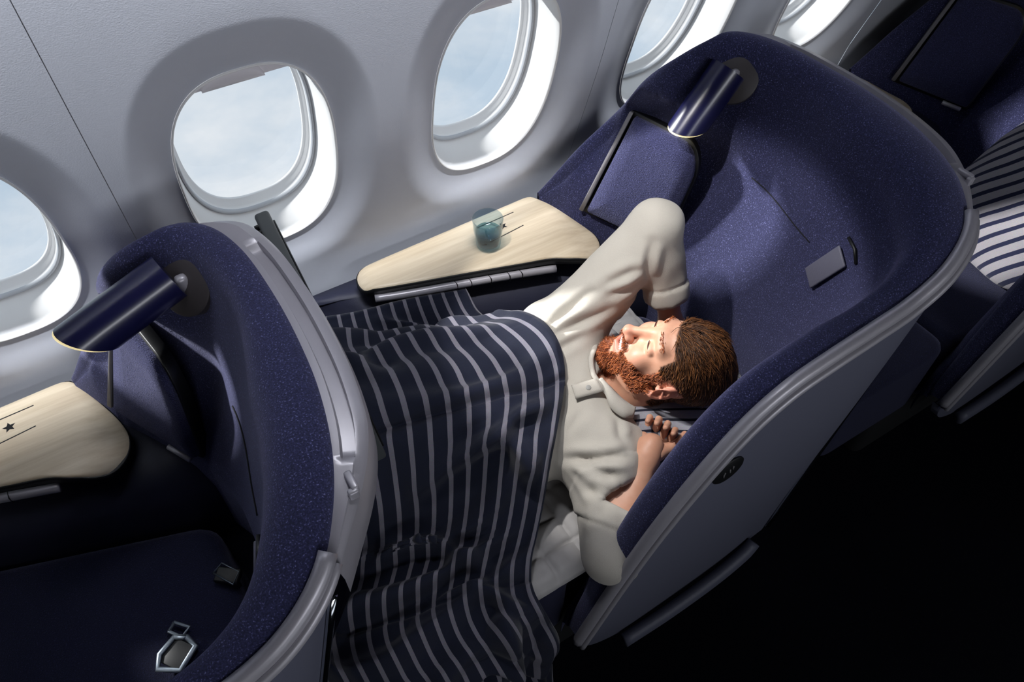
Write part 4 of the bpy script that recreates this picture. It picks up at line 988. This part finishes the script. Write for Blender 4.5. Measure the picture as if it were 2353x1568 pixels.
def build_blanket():
    n0, n1 = 190, 400
    T = np.linspace(.37, -.98, n1)[None] + np.zeros((n0, 1)); S = -np.linspace(1, 0, n0)[:, None] * np.clip((.515 + .256 * T) / .967, .30, .60)
    xs, ys, Z = drape_height()
    bump = .125 * np.exp(-((T - .02) / .20) ** 2) * sstep(-.5, 0, S) - .055 * np.exp(-((T + .36) / .12) ** 2)
    X = BC[0] + BS[0] * (S + bump) + BT[0] * T; Y = BC[1] + BS[1] * (S + bump) + BT[1] * T
    y_e = .452 - .02 * np.sin(X * 9); r = .035                      # edge of the bed, then the drop to the floor
    over = np.clip(y_e + r * .3 - Y, 0, None)
    arc = np.clip(over / r, 0, np.pi / 2); fall = np.clip(over - r * np.pi / 2, 0, None)
    zt = bilin(xs, ys, Z, X, np.maximum(Y, y_e))
    Xo = X + (over > 0) * (over * .10)
    Yo = np.where(over > 0, y_e + r * .3 - r * np.sin(arc) - fall * .14, Y)
    Zo = np.where(over > 0, zt - r * (1 - np.cos(arc)) - fall * .95, zt)
    A = np.stack([Xo, Yo, np.maximum(Zo, .012)], -1)
    N = np.cross(np.gradient(A, axis=0), np.gradient(A, axis=1)); N /= np.maximum(np.linalg.norm(N, axis=2), 1e-9)[..., None]
    if N[n0 // 2, n1 // 4, 2] < 0: N = -N
    st = np.stack([S.ravel(), T.ravel(), 0 * S.ravel()], 1); disp = np.zeros(S.shape)
    for a, b, c, h, w in CREASE:
        d, t = poly_dist(st, spline([a + (0,), b + (0,), c + (0,)], 12)); d = d.reshape(S.shape); t = t.reshape(S.shape)
        env = np.clip(np.sin(np.pi * np.clip(t * .9 + .05, 0, 1)), 0, 1) ** .7
        disp += 1.6 * h * env * (np.exp(-(d / w) ** 2) - .38 * np.exp(-((d - 1.9 * w) / w) ** 2))
    disp += .006 * np.sin(S * 26 + 2.3 * np.sin(T * 7)) * sstep(-.1, -.4, T) + .0035 * np.sin(T * 31 + 3 * np.sin(S * 11))
    q = np.abs(((T + .04) / .30 + .5) % 1 - .5) * .30              # quilting seams across the stripes
    disp = np.maximum(disp, -.010); disp += -.013 * np.exp(-(q / .007) ** 2) + .006 * np.sin(np.pi * np.clip(q / .15, 0, 1)) + .0015 * np.sin(S * 120 + 4 * np.sin(T * 31)) * np.exp(-(q / .03) ** 2)
    e = np.minimum(np.minimum(-S, T + .98), .37 - T); disp += .005 * np.exp(-((e - .010) / .006) ** 2)   # hem
    A = A + N * disp[..., None]; A[..., 2] = np.maximum(A[..., 2], .012)
    base = np.array((.3, .75, .45)); uv = np.column_stack([(S + 3 + .012 * np.sin(T * 6)).ravel(), (T + 3).ravel()])
    o = mesh_obj('blanket', A.reshape(-1, 3), grid_faces(n0, n1), MAT['blanket'], base=base, uvs=uv)
    md = o.modifiers.new('thickness', 'SOLIDIFY'); md.thickness = .010; md.offset = -1 if N[n0 // 2, n1 // 4, 2] > 0 else 1
    return tag(o, 'navy quilted blanket with light grey stripes draped over the man and down to the floor', 'blanket')
build_blanket()

# ------------------------------------------------------------------ pillows, mattress pad, tumbler
def pillow(name, c, half, rot, mat, label):
    nu, nv = 48, 32; rows = []
    for v_ in np.linspace(-np.pi / 2, np.pi / 2, nv):
        a = np.linspace(0, 2 * np.pi, nu, endpoint=False); sg = lambda x, e: np.sign(x) * np.abs(x) ** e
        cv = np.cos(v_) ** .55 if abs(v_) < np.pi / 2 - 1e-6 else 0.0
        x = half[0] * cv * sg(np.cos(a), .42); y = half[1] * cv * sg(np.sin(a), .42); 
        crown = (1 - (x / half[0]) ** 4 * .55) * (1 - (y / half[1]) ** 4 * .55)
        rows.append(np.column_stack([x, y, half[2] * np.sign(np.sin(v_)) * abs(np.sin(v_)) ** .9 * crown + .004 * np.sin(x * 40) * np.cos(y * 33)]))
    v, f = loft(rows, True); o = mesh_obj(name, v, f, mat)
    o.matrix_world = Matrix.Translation(c) @ rot.to_4x4()
    return tag(o, label, 'pillow', 'striped pillows on the seats')
pillow('pillow', (.775, .640, .560), (.205, .165, .085), Matrix.Rotation(math.radians(-30), 3, 'Z'), MAT['pillow_grey'], "grey pillow with thin dark stripes under the man's head")
pillow('pillow', (2.03, .640, .610), (.20, .20, .075), Matrix.Rotation(math.radians(-12), 3, 'Z') @ Matrix.Rotation(math.radians(-52), 3, 'Y'), MAT['pillow_navy'], 'white pillow with navy stripes propped in the seat behind')
def build_pad():
    xs = np.linspace(.02, .98, 150); ys = np.linspace(.468, 1.0, 90); X, Y = np.meshgrid(xs, ys, indexing='ij'); Y2 = .468 + (Y - .468) * (1 + (.945 - X) * .30)
    cx = np.abs((X / .070 + .30) % 1 - .5) * 2; cy = np.abs(((Y2 - .468) / .062) % 1 - .5) * 2
    puff = (1 - cx ** 8) * (1 - cy ** 8); e = np.minimum(np.minimum(X - .02, .98 - X), Y - .468); edge = sstep(0, .018, e)
    Z = .448 + .004 * edge + .024 * edge * (.10 + .90 * puff ** .5) + .0015 * np.sin(X * 190 + 3 * np.sin(Y * 60)) * edge
    v = np.stack([X, Y2, Z], -1).reshape(-1, 3); base = np.array((.5, .75, .45))
    o = mesh_obj('mattress_pad', v, grid_faces(150, 90), MAT['pad'], base=base); md = o.modifiers.new('thickness', 'SOLIDIFY'); md.thickness = .004; md.offset = -1
    return tag(o, 'light grey quilted mattress pad lying under the man on the bed', 'mattress pad')
build_pad()
def build_glass():
    B = np.array((.680, 1.223, .6500)); root = tag(empty('drinking_glass', B), 'smoky blue tumbler half full of water on the side table', 'glass')
    ring = lambda r, z, n=48: 1.08 * np.column_stack([r * np.cos(np.linspace(0, 2 * np.pi, n, endpoint=False)), r * np.sin(np.linspace(0, 2 * np.pi, n, endpoint=False)), np.full(n, z)])
    prof = [(.0005, .0003), (.022, .0003), (.0265, .002), (.0285, .010), (.0300, .030), (.0330, .050), (.0345, .078), (.0352, .0815), (.0345, .083), (.0335, .082), (.0326, .078), (.0312, .050), (.0280, .030), (.0262, .012), (.022, .0085), (.0005, .008)]
    v, f = loft([ring(r, z) for r, z in prof], True); mesh_obj('tumbler', v, f, MAT['glass'], root)
    prof = [(.0005, .0088), (.0215, .0092), (.0256, .0128), (.0274, .030), (.0300, .046), (.0296, .0445), (.0005, .0442)]
    v, f = loft([ring(r, z) for r, z in prof], True); mesh_obj('water', v, f, MAT['water'], root)
build_glass()
